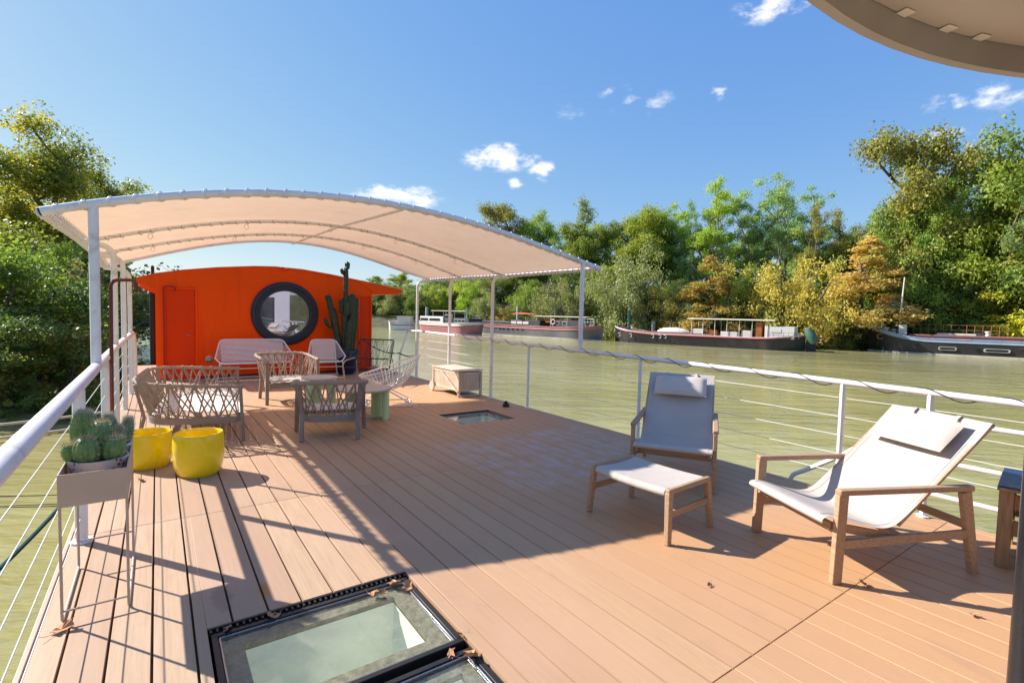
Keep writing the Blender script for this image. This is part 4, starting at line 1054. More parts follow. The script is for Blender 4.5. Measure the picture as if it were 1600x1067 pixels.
# ------------------------------------------------------------------ mooring ropes on the left
p, q = at_z(-30, 668, -1.0), at_z(118, 664, -.6)
for (a, b, r, mt, lb) in (((-6.5, 14.2, -.9), (-.48, 11.6, -.35), .022, 'paleRope', 'thick pale mooring rope running over the water at left, upper of the two'), ((-6.5, 13.6, -1.05), (-.48, 10.9, -.45), .020, 'paleRope', 'lower pale mooring rope over the water at left'), ((-6.5, 13.0, -1.45), (-.48, 11.2, -.42), .016, 'yellowrope', 'thin yellow mooring line at left under the pale ropes'),
    ((-1.25, 4.5, -.55), (-.46, 7.0, -.02), .018, 'greenrope', 'dark green rope slung outside the left railing')):
    mb = MB(); mb.tube(sag(a, b, .10, 16), r, 8); tag(build('mooring_rope', mb, M[mt]), lb, 'rope')

# ------------------------------------------------------------------ water and land
WZ = -1.65
k = NT('river_water')
v = k.co(scale=(1, 1, 1)); 
t_ = k.n('ShaderNodeTexCoord'); rot = k.n('ShaderNodeMapping'); rot.inputs['Rotation'].default_value = (0, 0, R(35)); k.l(t_.outputs['Object'], rot.inputs[0])
def wmap(sx_, sy_): m_ = k.n('ShaderNodeMapping'); m_.inputs['Scale'].default_value = (sx_, sy_, 1); k.l(rot.outputs[0], m_.inputs[0]); return m_.outputs[0]
n1 = k.noise(wmap(.45, 1.5), 1.0, 3, .5, .6); n2 = k.noise(wmap(1.3, 4.2), 1.0, 3, .55, .4); n3 = k.noise(wmap(.10, .22), 1.0, 3, .5)
hgt = k.math('ADD', k.math('MULTIPLY', n1, 1.0), k.math('MULTIPLY', n2, .36))
calm = k.rmap(k.noise(wmap(.035, .10), 1.0, 3, .6), .35, .65, .45, 1.25, True)
hgt = k.math('MULTIPLY', hgt, calm)
hgt = k.math('ADD', hgt, k.math('MULTIPLY', n3, .8))
col = k.ramp(k.noise(k.co(), .09, 4), [(.35, (.30,.280,.115)), (.65, (.39,.360,.165))])
k.l(col, k.b.inputs['Base Color']); k.b.inputs['Roughness'].default_value = .045; k.b.inputs['IOR'].default_value = 1.36
k.bump(hgt, 1.0, .125); M['water'] = k.m
mb = MB(); mb.add([(-400,-300,WZ),(500,-300,WZ),(500,500,WZ),(-400,500,WZ)], [(0,1,2,3)])
build('river_water', mb, M['water'], None, smooth=0, kind='structure')

Rb = [(-30, 150), (8, 138), (26, 118), (36, 97), (49, 74), (55, 52), (60.5, 34), (66, 27.5), (76, 22), (82, 6), (90, -20), (110, -110)]
Lb = [(-30, -110), (-14, -30), (-9, 0), (-6.2, 14), (-4.8, 21), (-4.4, 30), (-5.2, 50), (-8, 80), (-12, 110), (-30, 150)]
river = np.array(Lb[:-1]+Rb)
def signed(px, py_):
    P = river; Q = np.roll(P, -1, 0); d = np.full(px.shape, 1e9); inside = np.zeros(px.shape, bool)
    for (x1, y1), (x2, y2) in zip(P, Q):
        if y1 < -100 and y2 < -100:
            pass
        else:
            L = (x2-x1)**2+(y2-y1)**2; t = np.clip(((px-x1)*(x2-x1)+(py_-y1)*(y2-y1))/L, 0, 1); d = np.minimum(d, np.hypot(px-x1-t*(x2-x1), py_-y1-t*(y2-y1)))
        c = ((y1 > py_) != (y2 > py_)) & (px < (x2-x1)*(py_-y1)/((y2-y1) if y2 != y1 else 1e-9)+x1); inside ^= c
    return np.where(inside, -d, d)
def ground_z(x, y):
    x = np.asarray(x, float); y = np.asarray(y, float); d = signed(x, y)
    right = x > -20+0*y
    top = np.where(x > 30, 6.5, 3.0); slope = np.where(x > 30, .42, .30)
    top = np.clip(3.0+(x-20)/25*3.5, 2.2, 6.5); slope = .30+.12*np.clip((x-20)/25, 0, 1)
    z = WZ-.35+slope*np.clip(d, -6, None); z = np.minimum(z, top+.02*np.clip(d-10, 0, 60))
    return z+.25*np.sin(x*.9+y*.31)*np.sin(y*.7-x*.2)*np.clip(d, 0, 1)
gx = np.arange(-130, 240, 2.5); gy = np.arange(-115, 300, 2.5); GX, GY = np.meshgrid(gx, gy, indexing='ij'); GZ = ground_z(GX, GY)
mb = MB(); nu, nv_ = GX.shape
mb.v = np.stack([GX, GY, GZ], -1).reshape(-1, 3).tolist()
D_ = signed(GX, GY)
mb.f = [(i*nv_+j, (i+1)*nv_+j, (i+1)*nv_+j+1, i*nv_+j+1) for i in range(nu-1) for j in range(nv_-1) if D_[i, j] > -8]
k = NT('bank_ground'); f = k.noise(k.co(), .8, 8, .7); k.l(k.ramp(f, [(.35, (.045,.035,.02)), (.5, (.06,.065,.025)), (.68, (.10,.11,.035))]), k.b.inputs['Base Color']); k.b.inputs['Roughness'].default_value = .95; k.bump(k.noise(k.co(), 6, 6), .8, .1); M['bank'] = k.m
build('ground', mb, M['bank'], None, smooth=60, kind='structure')

# ------------------------------------------------------------------ foliage
def leaf_mat(name, c0, c1, c2=None, p2=.0, trans=.35):
    """two leaf tones by leaf, a third tone in patches of the crown"""
    k = NT(name); isl = k.island(); co = k.co()
    base = k.mix(k.rmap(isl, 0, 1, 0, 1), c0, c1)
    if c2:
        oi = k.n('ShaderNodeObjectInfo'); ad = k.n('ShaderNodeVectorMath', operation='ADD'); k.l(co, ad.inputs[0]); k.l(oi.outputs['Location'], ad.inputs[1])
        base = k.mix(k.rmap(k.noise(ad.outputs[0], .45, 4, .6), .62-p2*.3, .74-p2*.3, 0, .85, True), base, c2)
    h_ = k.n('ShaderNodeHueSaturation'); k.l(base, h_.inputs['Color']); oi = k.n('ShaderNodeObjectInfo')
    k.l(k.rmap(oi.outputs['Random'], 0, 1, .82, 1.18), h_.inputs['Value']); k.l(k.rmap(oi.outputs['Random'], 0, 1, .488, .512), h_.inputs['Hue'])
    k.l(h_.outputs[0], k.b.inputs['Base Color']); k.b.inputs['Roughness'].default_value = .5; k.b.inputs['Specular IOR Level'].default_value = .35
    t = k.n('ShaderNodeBsdfTranslucent'); k.l(k.mix(1.0, h_.outputs[0], (1.25, 1.2, .6), 'MULTIPLY'), t.inputs['Color'])
    mx = k.n('ShaderNodeMixShader'); mx.inputs[0].default_value = trans; k.l(k.b.outputs[0], mx.inputs[1]); k.l(t.outputs[0], mx.inputs[2]); k.l(mx.outputs[0], k.out.inputs[0])
    return k.m
LM = dict(
    bright=leaf_mat('leaves_bright', (.27,.37,.05), (.44,.56,.09), (.56,.56,.10), .25, .42),
    green=leaf_mat('leaves_green', (.17,.26,.05), (.31,.43,.08), (.44,.48,.10), .3, .42),
    dark=leaf_mat('leaves_dark', (.085,.15,.04), (.18,.27,.06), (.28,.34,.07), .25, .4),
    olive=leaf_mat('leaves_olive', (.24,.25,.05), (.42,.40,.09), (.30,.36,.07), .3),
    willow=leaf_mat('leaves_willow', (.22,.26,.10), (.36,.39,.17), (.42,.38,.16), .25),
    blue=leaf_mat('leaves_bluegreen', (.18,.30,.12), (.32,.46,.19), (.44,.50,.13), .3, .42),
    yellow=leaf_mat('leaves_yellow', (.44,.36,.08), (.64,.52,.13), (.32,.35,.09), .3, .42),
    orange=leaf_mat('leaves_orange', (.44,.31,.10), (.66,.48,.19), (.34,.36,.10), .3, .42),
    lemon=leaf_mat('leaves_lemon', (.48,.46,.04), (.72,.66,.08), (.28,.38,.05), .3),
    plane=leaf_mat('leaves_plane', (.13,.18,.035), (.30,.33,.06), (.58,.52,.06), .42, .45),
    ivy=leaf_mat('leaves_ivy', (.05,.085,.025), (.11,.16,.04), (.22,.24,.05), .2, .35))
M['bark'] = wood('bark', (.05,.038,.028), (.095,.075,.055), (.15,.125,.10), grain=(4,4,1))
M['bark_pale'] = wood('pale_bark', (.16,.13,.10), (.26,.22,.17), (.36,.32,.26), grain=(3,3,1))

def leaves_mesh(name, clumps, n, size, seed, up=.35, flat=1.0):
    """n leaf-sized faces spread through the clumps (x,y,z,r,weight)"""
    rg = np.random.default_rng(seed); cl = np.array([c[:4] for c in clumps]); wgt = np.array([c[3]**2.3*(c[4] if len(c) > 4 else 1) for c in clumps]); wgt /= wgt.sum()
    idx = rg.choice(len(cl), n, p=wgt); c = cl[idx, :3]; r = cl[idx, 3]
    d = rg.normal(size=(n, 3)); d /= np.linalg.norm(d, axis=1, keepdims=True); rad = rg.random(n)**.42
    # lumpy radius so the clump outline is uneven
    lump = 1+.28*np.sin(d[:, 0]*5+idx)+.22*np.sin(d[:, 1]*7+idx*2.3)+.18*np.sin(d[:, 2]*6+idx*1.7)
    p = c+d*(r*rad*lump*.85)[:, None]*np.array([1, 1, .72*flat]); p[:, 2] -= 0
    nrm = d*.6+rg.normal(size=(n, 3))*.75+np.array([0, 0, up]); nrm /= np.linalg.norm(nrm, axis=1, keepdims=True)
    a = np.cross(nrm, rg.normal(size=(n, 3))); a /= np.linalg.norm(a, axis=1, keepdims=True); b = np.cross(nrm, a)
    s = (size*(.55+.9*rg.random(n)))[:, None]
    V = np.stack([p-a*s*.62, p-b*s*.36+a*s*.05, p+a*s*.62, p+b*s*.36+a*s*.05], 1).reshape(-1, 3)
    me = bpy.data.meshes.new(name); me.vertices.add(4*n); me.vertices.foreach_set('co', V.ravel()); me.loops.add(4*n); me.loops.foreach_set('vertex_index', np.arange(4*n)); me.polygons.add(n)
    me.polygons.foreach_set('loop_start', np.arange(0, 4*n, 4)); me.update(calc_edges=True); return me

def tree_mesh(kind, seed, H, n, leaf):
    """returns crown mesh, trunk mesh for a tree of height H metres"""
    rd = random.Random(seed); tr = MB(); cl = []
    def limb(p, d, L, r, lvl):
        pts = [Vector(p)]; d = Vector(d).normalized(); seg = 5
        for i in range(seg):
            d = (d+Vector((rd.gauss(0,.13), rd.gauss(0,.13), rd.gauss(.05,.10)))).normalized(); pts.append(pts[-1]+d*L/seg)
        tr.tube([tuple(q) for q in pts], r, 7 if lvl < 2 else 5, r2=r*.35); return pts, d
    if kind == 'broad':      # plane / oak like, several big lobes
        P, d = limb((0,0,-1.0), (0,0,1), H*.62+1, H*.024, 0)
        for i in range(17):
            q = P[(1,2,2,3,3,4,4,5)[i % 8]]; a = i*2.4+rd.uniform(-.4, .4); el = rd.uniform(.0, 1.15); L = H*rd.uniform(.20, .36)
            B, d = limb(q, (math.cos(a)*math.cos(el), math.sin(a)*math.cos(el), math.sin(el)), L, H*.011, 1)
            for j in (3, 5):
                for _ in range(3):
                    a2 = rd.uniform(0, 2*PI); Cc, d2 = limb(B[j], (math.cos(a2), math.sin(a2), rd.uniform(-.2, .9)), H*rd.uniform(.07, .14), H*.005, 2); e = Cc[-1]
                    cl.append((e.x, e.y, e.z, H*rd.uniform(.06, .115)))
            e = B[-1]; cl.append((e.x, e.y, e.z, H*rd.uniform(.08, .13)))
    elif kind == 'tall':     # airy locust/poplar: long bare stems, foliage high and in tufts
        for s in range(4):
            a0 = rd.uniform(0, 2*PI); P, d = limb((0.4*math.cos(a0), .4*math.sin(a0), -1.0), (math.cos(a0)*.16, math.sin(a0)*.16, 1), H*.86+1, H*.010, 0)
            for i in range(13):
                q = P[(1,2,3,3,4,4,5,5)[i % 8]]; a = rd.uniform(0, 2*PI); L = H*rd.uniform(.10, .24)
                B, d = limb(q, (math.cos(a), math.sin(a), rd.uniform(.2, 1.3)), L, H*.005, 1)
                for j in (3, 5):
                    e = B[j]; cl.append((e.x+rd.gauss(0,.03)*H, e.y+rd.gauss(0,.03)*H, e.z+rd.gauss(0,.02)*H, H*rd.uniform(.045, .09)))
            e = P[-1]; cl.append((e.x, e.y, e.z, H*.06))
    elif kind == 'bush':     # foliage down to the ground
        for s in range(9):
            a0 = rd.uniform(0, 2*PI); P, d = limb((0,0,-.6), (math.cos(a0)*.5, math.sin(a0)*.5, 1), H*rd.uniform(.4, .72)+.6, H*.014, 1)
            for q in P[1:]:
                for _ in range(2): cl.append((q.x+rd.gauss(0,.12)*H, q.y+rd.gauss(0,.12)*H, max(.05*H, q.z+rd.gauss(0,.05)*H), H*rd.uniform(.08, .15)))
        for _ in range(14): a = rd.uniform(0, 2*PI); rr0 = rd.uniform(.15,.42)*H; cl.append((rr0*math.cos(a), rr0*math.sin(a), rd.uniform(.03,.35)*H, H*rd.uniform(.08,.13)))
    elif kind == 'cone':     # pointed upright crown from the ground
        P, d = limb((0,0,-.6), (0,0,1), H*.74+.6, H*.014, 0)
        for i in range(64):
            s = rd.random()**.8; a = rd.uniform(0, 2*PI); rr0 = H*.27*(1-s)**.7*rd.uniform(.45, 1.05); z = H*(.06+.9*s); cl.append((rr0*math.cos(a), rr0*math.sin(a), z, H*(.085*(1-s)+.03)*rd.uniform(.7, 1.2)))
        for i in range(16):
            a = rd.uniform(0, 2*PI); z = rd.uniform(.1, .7); limb((0,0,z*H), (math.cos(a), math.sin(a), .8), H*.22, H*.005, 2)
    elif kind == 'hang':     # overhanging bank shrubbery, wide and low
        for s in range(60):
            x = rd.gauss(0, .42)*H; y = rd.gauss(0, .42)*H; z = H*rd.uniform(.0, 1.0)*math.exp(-(x*x+y*y)/(H*H)*.9); cl.append((x, y, z, H*rd.uniform(.09, .2)))
        for s in range(10): a = rd.uniform(0, 2*PI); limb((0,0,-.4), (math.cos(a)*.9, math.sin(a)*.9, .9), H*.8, H*.012, 1)
    zmax = float(np.percentile([c[2]+c[3]*.7 for c in cl], 95)); cm = leaves_mesh('crown', cl, n, leaf, seed)
    tm = bpy.data.meshes.new('trunk'); tm.from_pydata(tr.v, [], tr.f); tm.polygons.foreach_set('use_smooth', [True]*len(tm.polygons)); tm.update()
    for me in (cm, tm): me.materials.append(M['bark'])
    return cm, tm, zmax, float(np.percentile([math.hypot(c[0], c[1])+c[3]*.7 for c in cl], 88))
TV = {}
def variant(kind, i, H, n, leaf): TV.setdefault(kind, []).append(tree_mesh(kind, 100+i*7+len(kind), H, n, leaf))
for i in range(3): variant('broad', i, 16, 44000, .19)
for i in range(3): variant('tall', i, 18, 34000, .18)
for i in range(3): variant('bush', i, 8, 26000, .125)
for i in range(2): variant('cone', i, 10, 24000, .14)
TV['near_broad'] = [tree_mesh('broad', 501, 15, 130000, .115), tree_mesh('broad', 508, 15, 130000, .115)]
TV['near_bush'] = [tree_mesh('bush', 601, 6, 60000, .075), tree_mesh('bush', 602, 6, 60000, .075)]
TV['near_hang'] = [tree_mesh('hang', 701, 3, 26000, .06), tree_mesh('hang', 703, 3, 26000, .06)]

def tree(name, label, cat, kind, i, x, y, ztop, leaf, rz=0, wide=1.0, bark='bark', group=None, base=None):
    cm, tm, zmax, rmax = TV[kind][i % len(TV[kind])]
    zb = float(ground_z(x, y)) if base is None else base; s = (ztop-zb)/zmax
    t = thing(name, label, cat, (x, y, zb), rz, group); t.scale = (s*wide, s*wide, s)
    for nm, me, mt in (('crown', cm, LM[leaf]), ('trunk', tm, M[bark])):
        o = bpy.data.objects.new(nm, me); C.objects.link(o); o.parent = t; o.material_slots[0].link = 'OBJECT'; o.material_slots[0].material = mt
    return t
# right bank: (column, top row, half width px, distance, kind, variant, leaves, label)
TR = [
 (585, 432, 30, 150, 'broad', 0, 'green', 'distant green tree peeking over the left slope of the orange cabin roof wing'),
 (622, 428, 34, 142, 'broad', 1, 'bright', 'distant light green tree directly above the orange roof tip'),
 (668, 432, 36, 132, 'broad', 2, 'green', 'mid green tree behind the farthest canopy posts'),
 (712, 425, 34, 128, 'broad', 0, 'bright', 'bright green tree seen between the two farthest right canopy posts'),
 (752, 392, 40, 122, 'broad', 1, 'dark', 'dark tree behind the canopy, between its far posts'),
 (798, 320, 46, 112, 'broad', 0, 'olive', 'tall yellowing tree whose crown rises above the canopy edge'),
 (848, 345, 34, 108, 'broad', 2, 'green', 'green tree just right of the yellowing one above the canopy'),
 (880, 372, 40, 104, 'broad', 1, 'green', 'dark thin tree seen below the right end of the canopy edge'),
 (825, 395, 38, 110, 'tall', 0, 'dark', 'dark airy tree hidden mostly by the canopy'),
 (938, 342, 46, 98, 'broad', 1, 'green', 'green tree rising right of the canopy corner'),
 (985, 334, 52, 96, 'broad', 2, 'bright', 'broad bright yellow-green tree left of the dark gap on the far bank'),
 (1035, 338, 46, 96, 'broad', 0, 'green', 'darker green tree with rounded top right of the bright one'),
 (1078, 330, 26, 92, 'tall', 2, 'blue', 'slim airy tree left of the tallest middle trees'),
 (1122, 296, 48, 90, 'tall', 0, 'bright', 'tall airy yellow-green tree with bare stems above the amber tree'),
 (1175, 312, 34, 92, 'tall', 2, 'blue', 'airy blue-green tree between the two tallest middle trees'),
 (1224, 290, 48, 90, 'tall', 1, 'blue', 'tallest blue-green airy tree in the middle of the far bank'),
 (1268, 332, 26, 86, 'tall', 0, 'olive', 'narrow yellowing tree right of the blue-green one'),
 (1316, 352, 34, 88, 'broad', 1, 'olive', 'lower olive tree in the dip of the treeline'),
 (1352, 368, 34, 96, 'broad', 0, 'green', 'green tree filling the dip left of the big right-hand group'),
 (1395, 300, 40, 82, 'broad', 2, 'green', 'green tree at the left foot of the big right-hand group'),
 (1445, 214, 74, 84, 'broad', 0, 'olive', 'very tall yellow-olive tree at right, left half of the big group'),
 (1478, 300, 42, 76, 'tall', 1, 'green', 'airy green tree in front of the tall yellow-olive one'),
 (1562, 200, 84, 80, 'broad', 1, 'green', 'tallest dark green tree near the right edge'),
 (1530, 320, 44, 72, 'tall', 0, 'blue', 'thin-stemmed tree above the bank path at right'),
 (1640, 240, 70, 80, 'broad', 2, 'bright', 'bright green tree cut by the right edge'),
 (1700, 260, 70, 85, 'broad', 0, 'green', 'green tree just beyond the right edge'),
]
for j, (px, ty, hw, ds, kd, vi, lf, lb) in enumerate(TR):
    x, y = at_d(px, ds)
    for _ in range(60):
        if float(signed(np.array(x), np.array(y))) > 3.0: break
        ds += 1.0; x, y = at_d(px, ds)
    zt = z_at(px, ty, ds); cm, tm, zm, rm = TV[kd][vi % len(TV[kd])]; zb = float(ground_z(x, y))
    s = (zt-zb)/zm; wd = (hw/FPX*ds*1.12)/(rm*s)
    tree('tree', lb, 'tree', kd, vi, x, y, zt, lf, rz=j*2.1, wide=min(1.5, max(.55, wd)), group='trees on the far bank', bark='bark' if kd != 'tall' else 'bark_pale')
BR = [
 (578, 452, 26, 118, 'bush', 0, 'dark', 'dark waterside shrub at the cabin corner'), (612, 448, 26, 112, 'bush', 1, 'willow', 'grey-green willow above the small white cabin cruiser'), (650, 455, 22, 106, 'bush', 2, 'dark', 'dark shrub behind the bow of the farthest barge'),
 (690, 448, 22, 106, 'bush', 0, 'bright', 'bright green shrub above the pink barge'), (735, 440, 26, 102, 'bush', 1, 'bright', 'sunlit green shrub beside the second mooring post'), (762, 462, 22, 92, 'bush', 2, 'willow', 'pale shrub left of the small yellow one'),
 (783, 480, 20, 88, 'bush', 0, 'yellow', 'small yellow shrub behind the dark barge'), (822, 448, 30, 90, 'bush', 1, 'green', 'dark shrub behind the middle of the dark barge'), (857, 455, 26, 84, 'bush', 2, 'willow', 'small grey willow behind the cabin of the dark barge'),
 (885, 440, 26, 82, 'bush', 0, 'willow', 'olive willow left of the right front canopy post'), (918, 438, 26, 84, 'bush', 1, 'green', 'green shrub at the open bank between two barges'),
 (973, 404, 46, 76, 'bush', 2, 'willow', 'large grey-green willow over the bow of the black barge'), (1030, 440, 26, 78, 'bush', 0, 'dark', 'dark shrub between the willow and the amber tree'),
 (1052, 455, 30, 73, 'bush', 1, 'olive', 'low bronze shrub behind the white dinghy'), (1106, 402, 44, 72, 'cone', 0, 'yellow', 'pointed amber tree behind the black barge'), (1160, 430, 30, 74, 'bush', 2, 'green', 'olive green shrub between the amber and the golden tree'),
 (1244, 406, 62, 70, 'bush', 0, 'yellow', 'large round golden yellow tree above the barge stern'), (1302, 470, 28, 70, 'bush', 1, 'olive', 'low olive shrub right of the golden tree'), (1352, 375, 48, 70, 'cone', 1, 'orange', 'tall copper orange tree left of the mooring mast'),
 (1405, 420, 30, 72, 'bush', 2, 'green', 'green shrub behind the mooring mast'), (1436, 452, 34, 74, 'bush', 1, 'dark', 'dark shrub on the bank right of the mast'), (1490, 470, 36, 76, 'bush', 0, 'dark', 'dark shrub below the bank fence'), (1540, 475, 30, 78, 'bush', 2, 'green', 'green shrub under the twin trunks at right'),
 (1596, 412, 46, 72, 'cone', 0, 'lemon', 'lemon yellow tree at the right edge behind the blue barge'), (1650, 430, 50, 72, 'bush', 1, 'lemon', 'lemon yellow shrub just beyond the right edge'),
 (1075, 470, 26, 72, 'bush', 2, 'willow', 'pale shrub between the bronze shrub and the amber tree'), (1190, 470, 26, 72, 'bush', 0, 'dark', 'dark low shrub behind the long awning'), (1275, 505, 24, 68, 'hangf', 0, 'ivy', 'dark ivy bank hanging over the water by the barge stern'), (1325, 500, 30, 68, 'hangf', 1, 'ivy', 'dark ivy bank between the two nearest barges'),
 (1385, 500, 30, 74, 'hangf', 0, 'ivy', 'dark ivy bank behind the bow of the blue barge'), (1460, 495, 40, 76, 'hangf', 1, 'ivy', 'dark ivy bank behind the middle of the blue barge'), (932, 508, 24, 74, 'hangf', 0, 'lemon', 'bright green reeds on the open bank between two barges'),
]
TV['hangf'] = [tree_mesh('hang', 711, 5, 16000, .13), tree_mesh('hang', 715, 5, 16000, .13)]
for j, (px, ty, hw, ds, kd, vi, lf, lb) in enumerate(BR):
    x, y = at_d(px, ds)
    # keep shrubs on land
    for _ in range(60):
        if float(signed(np.array(x), np.array(y))) > .6: break
        ds += 1.0; x, y = at_d(px, ds)
    zt = z_at(px, ty, ds); cm, tm, zm, rm = TV[kd][vi % len(TV[kd])]; zb = float(ground_z(x, y)); s = max(.2, (zt-zb)/zm); wd = (hw/FPX*ds*1.1)/(rm*s)
    tree('shrub' if kd != 'cone' else 'tree', lb, 'shrub' if kd != 'cone' else 'tree', kd, vi, x, y, zt, lf, rz=j*1.3, wide=min(2.2, max(.6, wd)), group='shrubs along the far bank')
# second row: the wood standing behind, each tree its own thing
BK = [(560,440,'green'),(600,450,'dark'),(640,445,'green'),(690,440,'dark'),(735,436,'green'),(775,410,'dark'),(815,388,'green'),(862,380,'green'),(908,362,'bright'),(955,362,'green'),(1003,358,'green'),(1052,356,'dark'),(1098,366,'blue'),
      (1145,374,'green'),(1195,370,'green'),(1245,366,'blue'),(1290,374,'green'),(1335,372,'olive'),(1380,360,'dark'),(1425,345,'green'),(1470,360,'dark'),(1515,330,'green'),(1560,335,'dark'),(1610,320,'green'),(1660,330,'dark')]
WHERE = ['behind the cabin corner', 'behind the left willow', 'behind the pink barge', 'over the pink barge cabin', 'behind the second post', 'left of the yellow shrub', 'over the dark barge', 'behind the pale pile', 'by the canopy corner', 'left of the big willow', 'over the barge bow', 'behind the dinghy', 'left of the amber tree',
         'right of the amber tree', 'under the airy trees', 'behind the golden tree', 'right of the golden tree', 'left of the copper tree', 'right of the copper tree', 'behind the mast', 'left of the bank fence', 'behind the bank fence', 'behind the twin trunks', 'at the right edge', 'past the right edge']
for j, (px, ty, lf) in enumerate(BK):
    ds = (124 if px < 800 else 104)+(j % 3)*3; x, y = at_d(px, ds); zt = z_at(px, ty, ds); cm, tm, zm, rm = TV['broad'][j % 3]; s_ = (zt-float(ground_z(x, y)))/zm
    tree('tree', 'background tree closing the wood '+WHERE[j], 'tree', 'broad', j, x, y, zt, lf, rz=j*1.7, wide=min(2.4, max(1.1, 4.6/(rm*s_))), group='background wood on the far bank')
# understory between the bank shrubs and the wood
UN = [(655,440,112),(700,438,110),(745,436,108),(795,432,106),(842,430,103),(890,428,99),(935,424,95),(985,455,90),(1030,446,89),(1078,440,88),(1125,444,87),(1178,440,86),(1232,444,86),(1285,436,86),(1335,432,86),(1388,430,86),(1440,436,88),(600,442,118)]
UW = ['behind the pink barge wheelhouse', 'between the pink barge and its pile', 'behind the bow of the dark barge', 'behind the red parasol', 'behind the pale piles', 'left of the near canopy post', 'right of the near canopy post', 'behind the big willow', 'above the bronze shrub', 'left of the amber tree', 'behind the amber tree', 'right of the amber tree', 'behind the golden tree, left', 'behind the golden tree, right', 'left of the copper tree', 'right of the copper tree', 'behind the mast and its pile', 'above the white cruiser']
for j, (px, ty, ds) in enumerate(UN):
    x, y = at_d(px, ds); zt = z_at(px, ty, ds); cm, tm, zm, rm = TV['bush'][j % 3]; s_ = (zt-float(ground_z(x, y)))/zm
    tree('shrub', 'understory shrub '+UW[j], 'shrub', 'bush', j, x, y, zt, ('green', 'dark', 'willow', 'dark')[j % 4], rz=j*1.1, wide=min(2.4, max(1.0, 4.4/(rm*s_))), group='understory on the far bank')
# low green growth on the open bank between two barges
x, y = at_d(925, 74)
# left bank
LT = [
 (82, 262, 150, 38, 'near_broad', 0, 'plane', 1.12, 'big plane tree at left with yellowing upper leaves'),
 (-90, 330, 120, 36, 'near_broad', 1, 'plane', 1.0, 'plane tree cut by the left edge, above the near bank'),
 (175, 330, 70, 40, 'near_broad', 1, 'dark', 1.0, 'dark tree behind the canopy posts at left'),
 (215, 366, 46, 50, 'near_broad', 0, 'green', 1.3, 'green tree ending just left of the cabin roof'),
 (30, 370, 70, 30, 'near_broad', 0, 'green', .9, 'dark leafy tree low behind the left railing'),
 (120, 395, 60, 34, 'near_bush', 0, 'willow', 1.2, 'pale dry-leaved shrub beside the jetty'),
 (60, 420, 60, 25, 'near_bush', 1, 'plane', 1.3, 'sunny-tipped shrub on the left bank, in front of the jetty'),
 (-5, 430, 60, 25, 'near_bush', 0, 'green', 1.1, 'green shrub at the left edge over the water'),
 (95, 490, 50, 25, 'near_hang', 0, 'plane', 1.0, 'low yellow-green shrub touching the water near the jetty pile'),
 (30, 500, 50, 21, 'near_hang', 1, 'dark', 1.2, 'dark overhanging shrub near the left edge of the water'),
 (200, 455, 34, 48, 'near_bush', 1, 'dark', 1.3, 'dark shrub behind the white canopy posts'),
 (232, 440, 26, 75, 'bush', 0, 'dark', 1.2, 'distant dark shrub beside the black pile'),
 (190, 420, 50, 70, 'broad', 1, 'dark', 1.2, 'distant dark tree closing the view at left'),
 (20, 585, 50, 20.5, 'near_hang', 0, 'dark', 1.0, 'low ivy at the water line by the left edge'),
 (150, 500, 40, 36, 'near_hang', 1, 'dark', 1.4, 'dark undergrowth behind the left railing'),
 (-60, 470, 60, 24, 'near_bush', 1, 'dark', 1.2, 'dark shrub just beyond the left edge'),
 (260, 415, 40, 100, 'broad', 2, 'dark', 1.3, 'far dark tree behind the left eave of the cabin'),
 (330, 440, 60, 150, 'broad', 0, 'green', 1.4, 'far tree hidden behind the cabin, left'), (450, 440, 60, 150, 'broad', 1, 'green', 1.4, 'far tree hidden behind the cabin, middle'), (530, 440, 50, 150, 'broad', 2, 'green', 1.4, 'far tree hidden behind the cabin, right'),
]
for j, (px, ty, hw, ds, kd, vi, lf, wd, lb) in enumerate(LT):
    if 300 < px < 560: continue
    x, y = at_d(px, ds)
    if kd != 'near_hang' and ds < 110:
        for _ in range(40):
            if float(signed(np.array(x), np.array(y))) > .3: break
            x -= .35
    zt = z_at(px, ty, ds)
    tree('shrub' if 'bush' in kd or 'hang' in kd else 'tree', lb, 'shrub' if 'bush' in kd or 'hang' in kd else 'tree', kd, vi, x, y, zt, lf, rz=j*1.9+.4, wide=wd, group='greenery on the left bank', base=WZ if kd == 'near_hang' else None)

# ------------------------------------------------------------------ barges
M['hull_black'] = paint('black_hull', (.030,.028,.032), .42, .25, .6, dirt=((.12,.07,.045), .45), streak=2)
M['stripe'] = paint('red_stripe', (.42,.035,.05), .5, .1, 1)
M['hull_grey'] = paint('sun_glint_hull', (.15,.14,.15), .5, .2, .6, dirt=((.28,.25,.22), .5), streak=2)  # pale grey puts the sun glint on a dark hull into its colour
M['dusty_red'] = paint('dusty_red_hull', (.38,.15,.15), .55, .15, .8)
M['boot'] = paint('pale_waterline', (.42,.40,.36), .7, .2, 1, dirt=((.2,.16,.1), .6))
M['cabin_white'] = paint('offwhite_cabin', (.66,.64,.60), .5, .06, 1)
M['cabin_grey'] = paint('dark_cabin', (.06,.055,.065), .5, .15, 1)
M['hatch_red'] = paint('faded_red_hatch', (.26,.11,.085), .7, .15, 1.5)
M['blue_hull'] = paint('pale_blue_bulwark', (.27,.34,.46), .55, .1, 1, dirt=((.25,.18,.12), .4))
M['varnish'] = paint('varnished_wood', (.34,.11,.03), .4, .2, 2)
M['awning'] = paint('cream_awning', (.60,.53,.40), .8, .05, 1)
M['awning_red'] = paint('red_parasol', (.62,.10,.06), .8, .05, 1)
M['darkwin'] = paint('dark_window', (.02,.025,.03), .08, .1, 1)
M['boatgreen'] = paint('green_cover', (.05,.12,.09), .6, .2, 1)
M['pile_green'] = paint('green_pile', (.06,.16,.11), .7, .3, 2, dirt=((.30,.28,.22), .5))
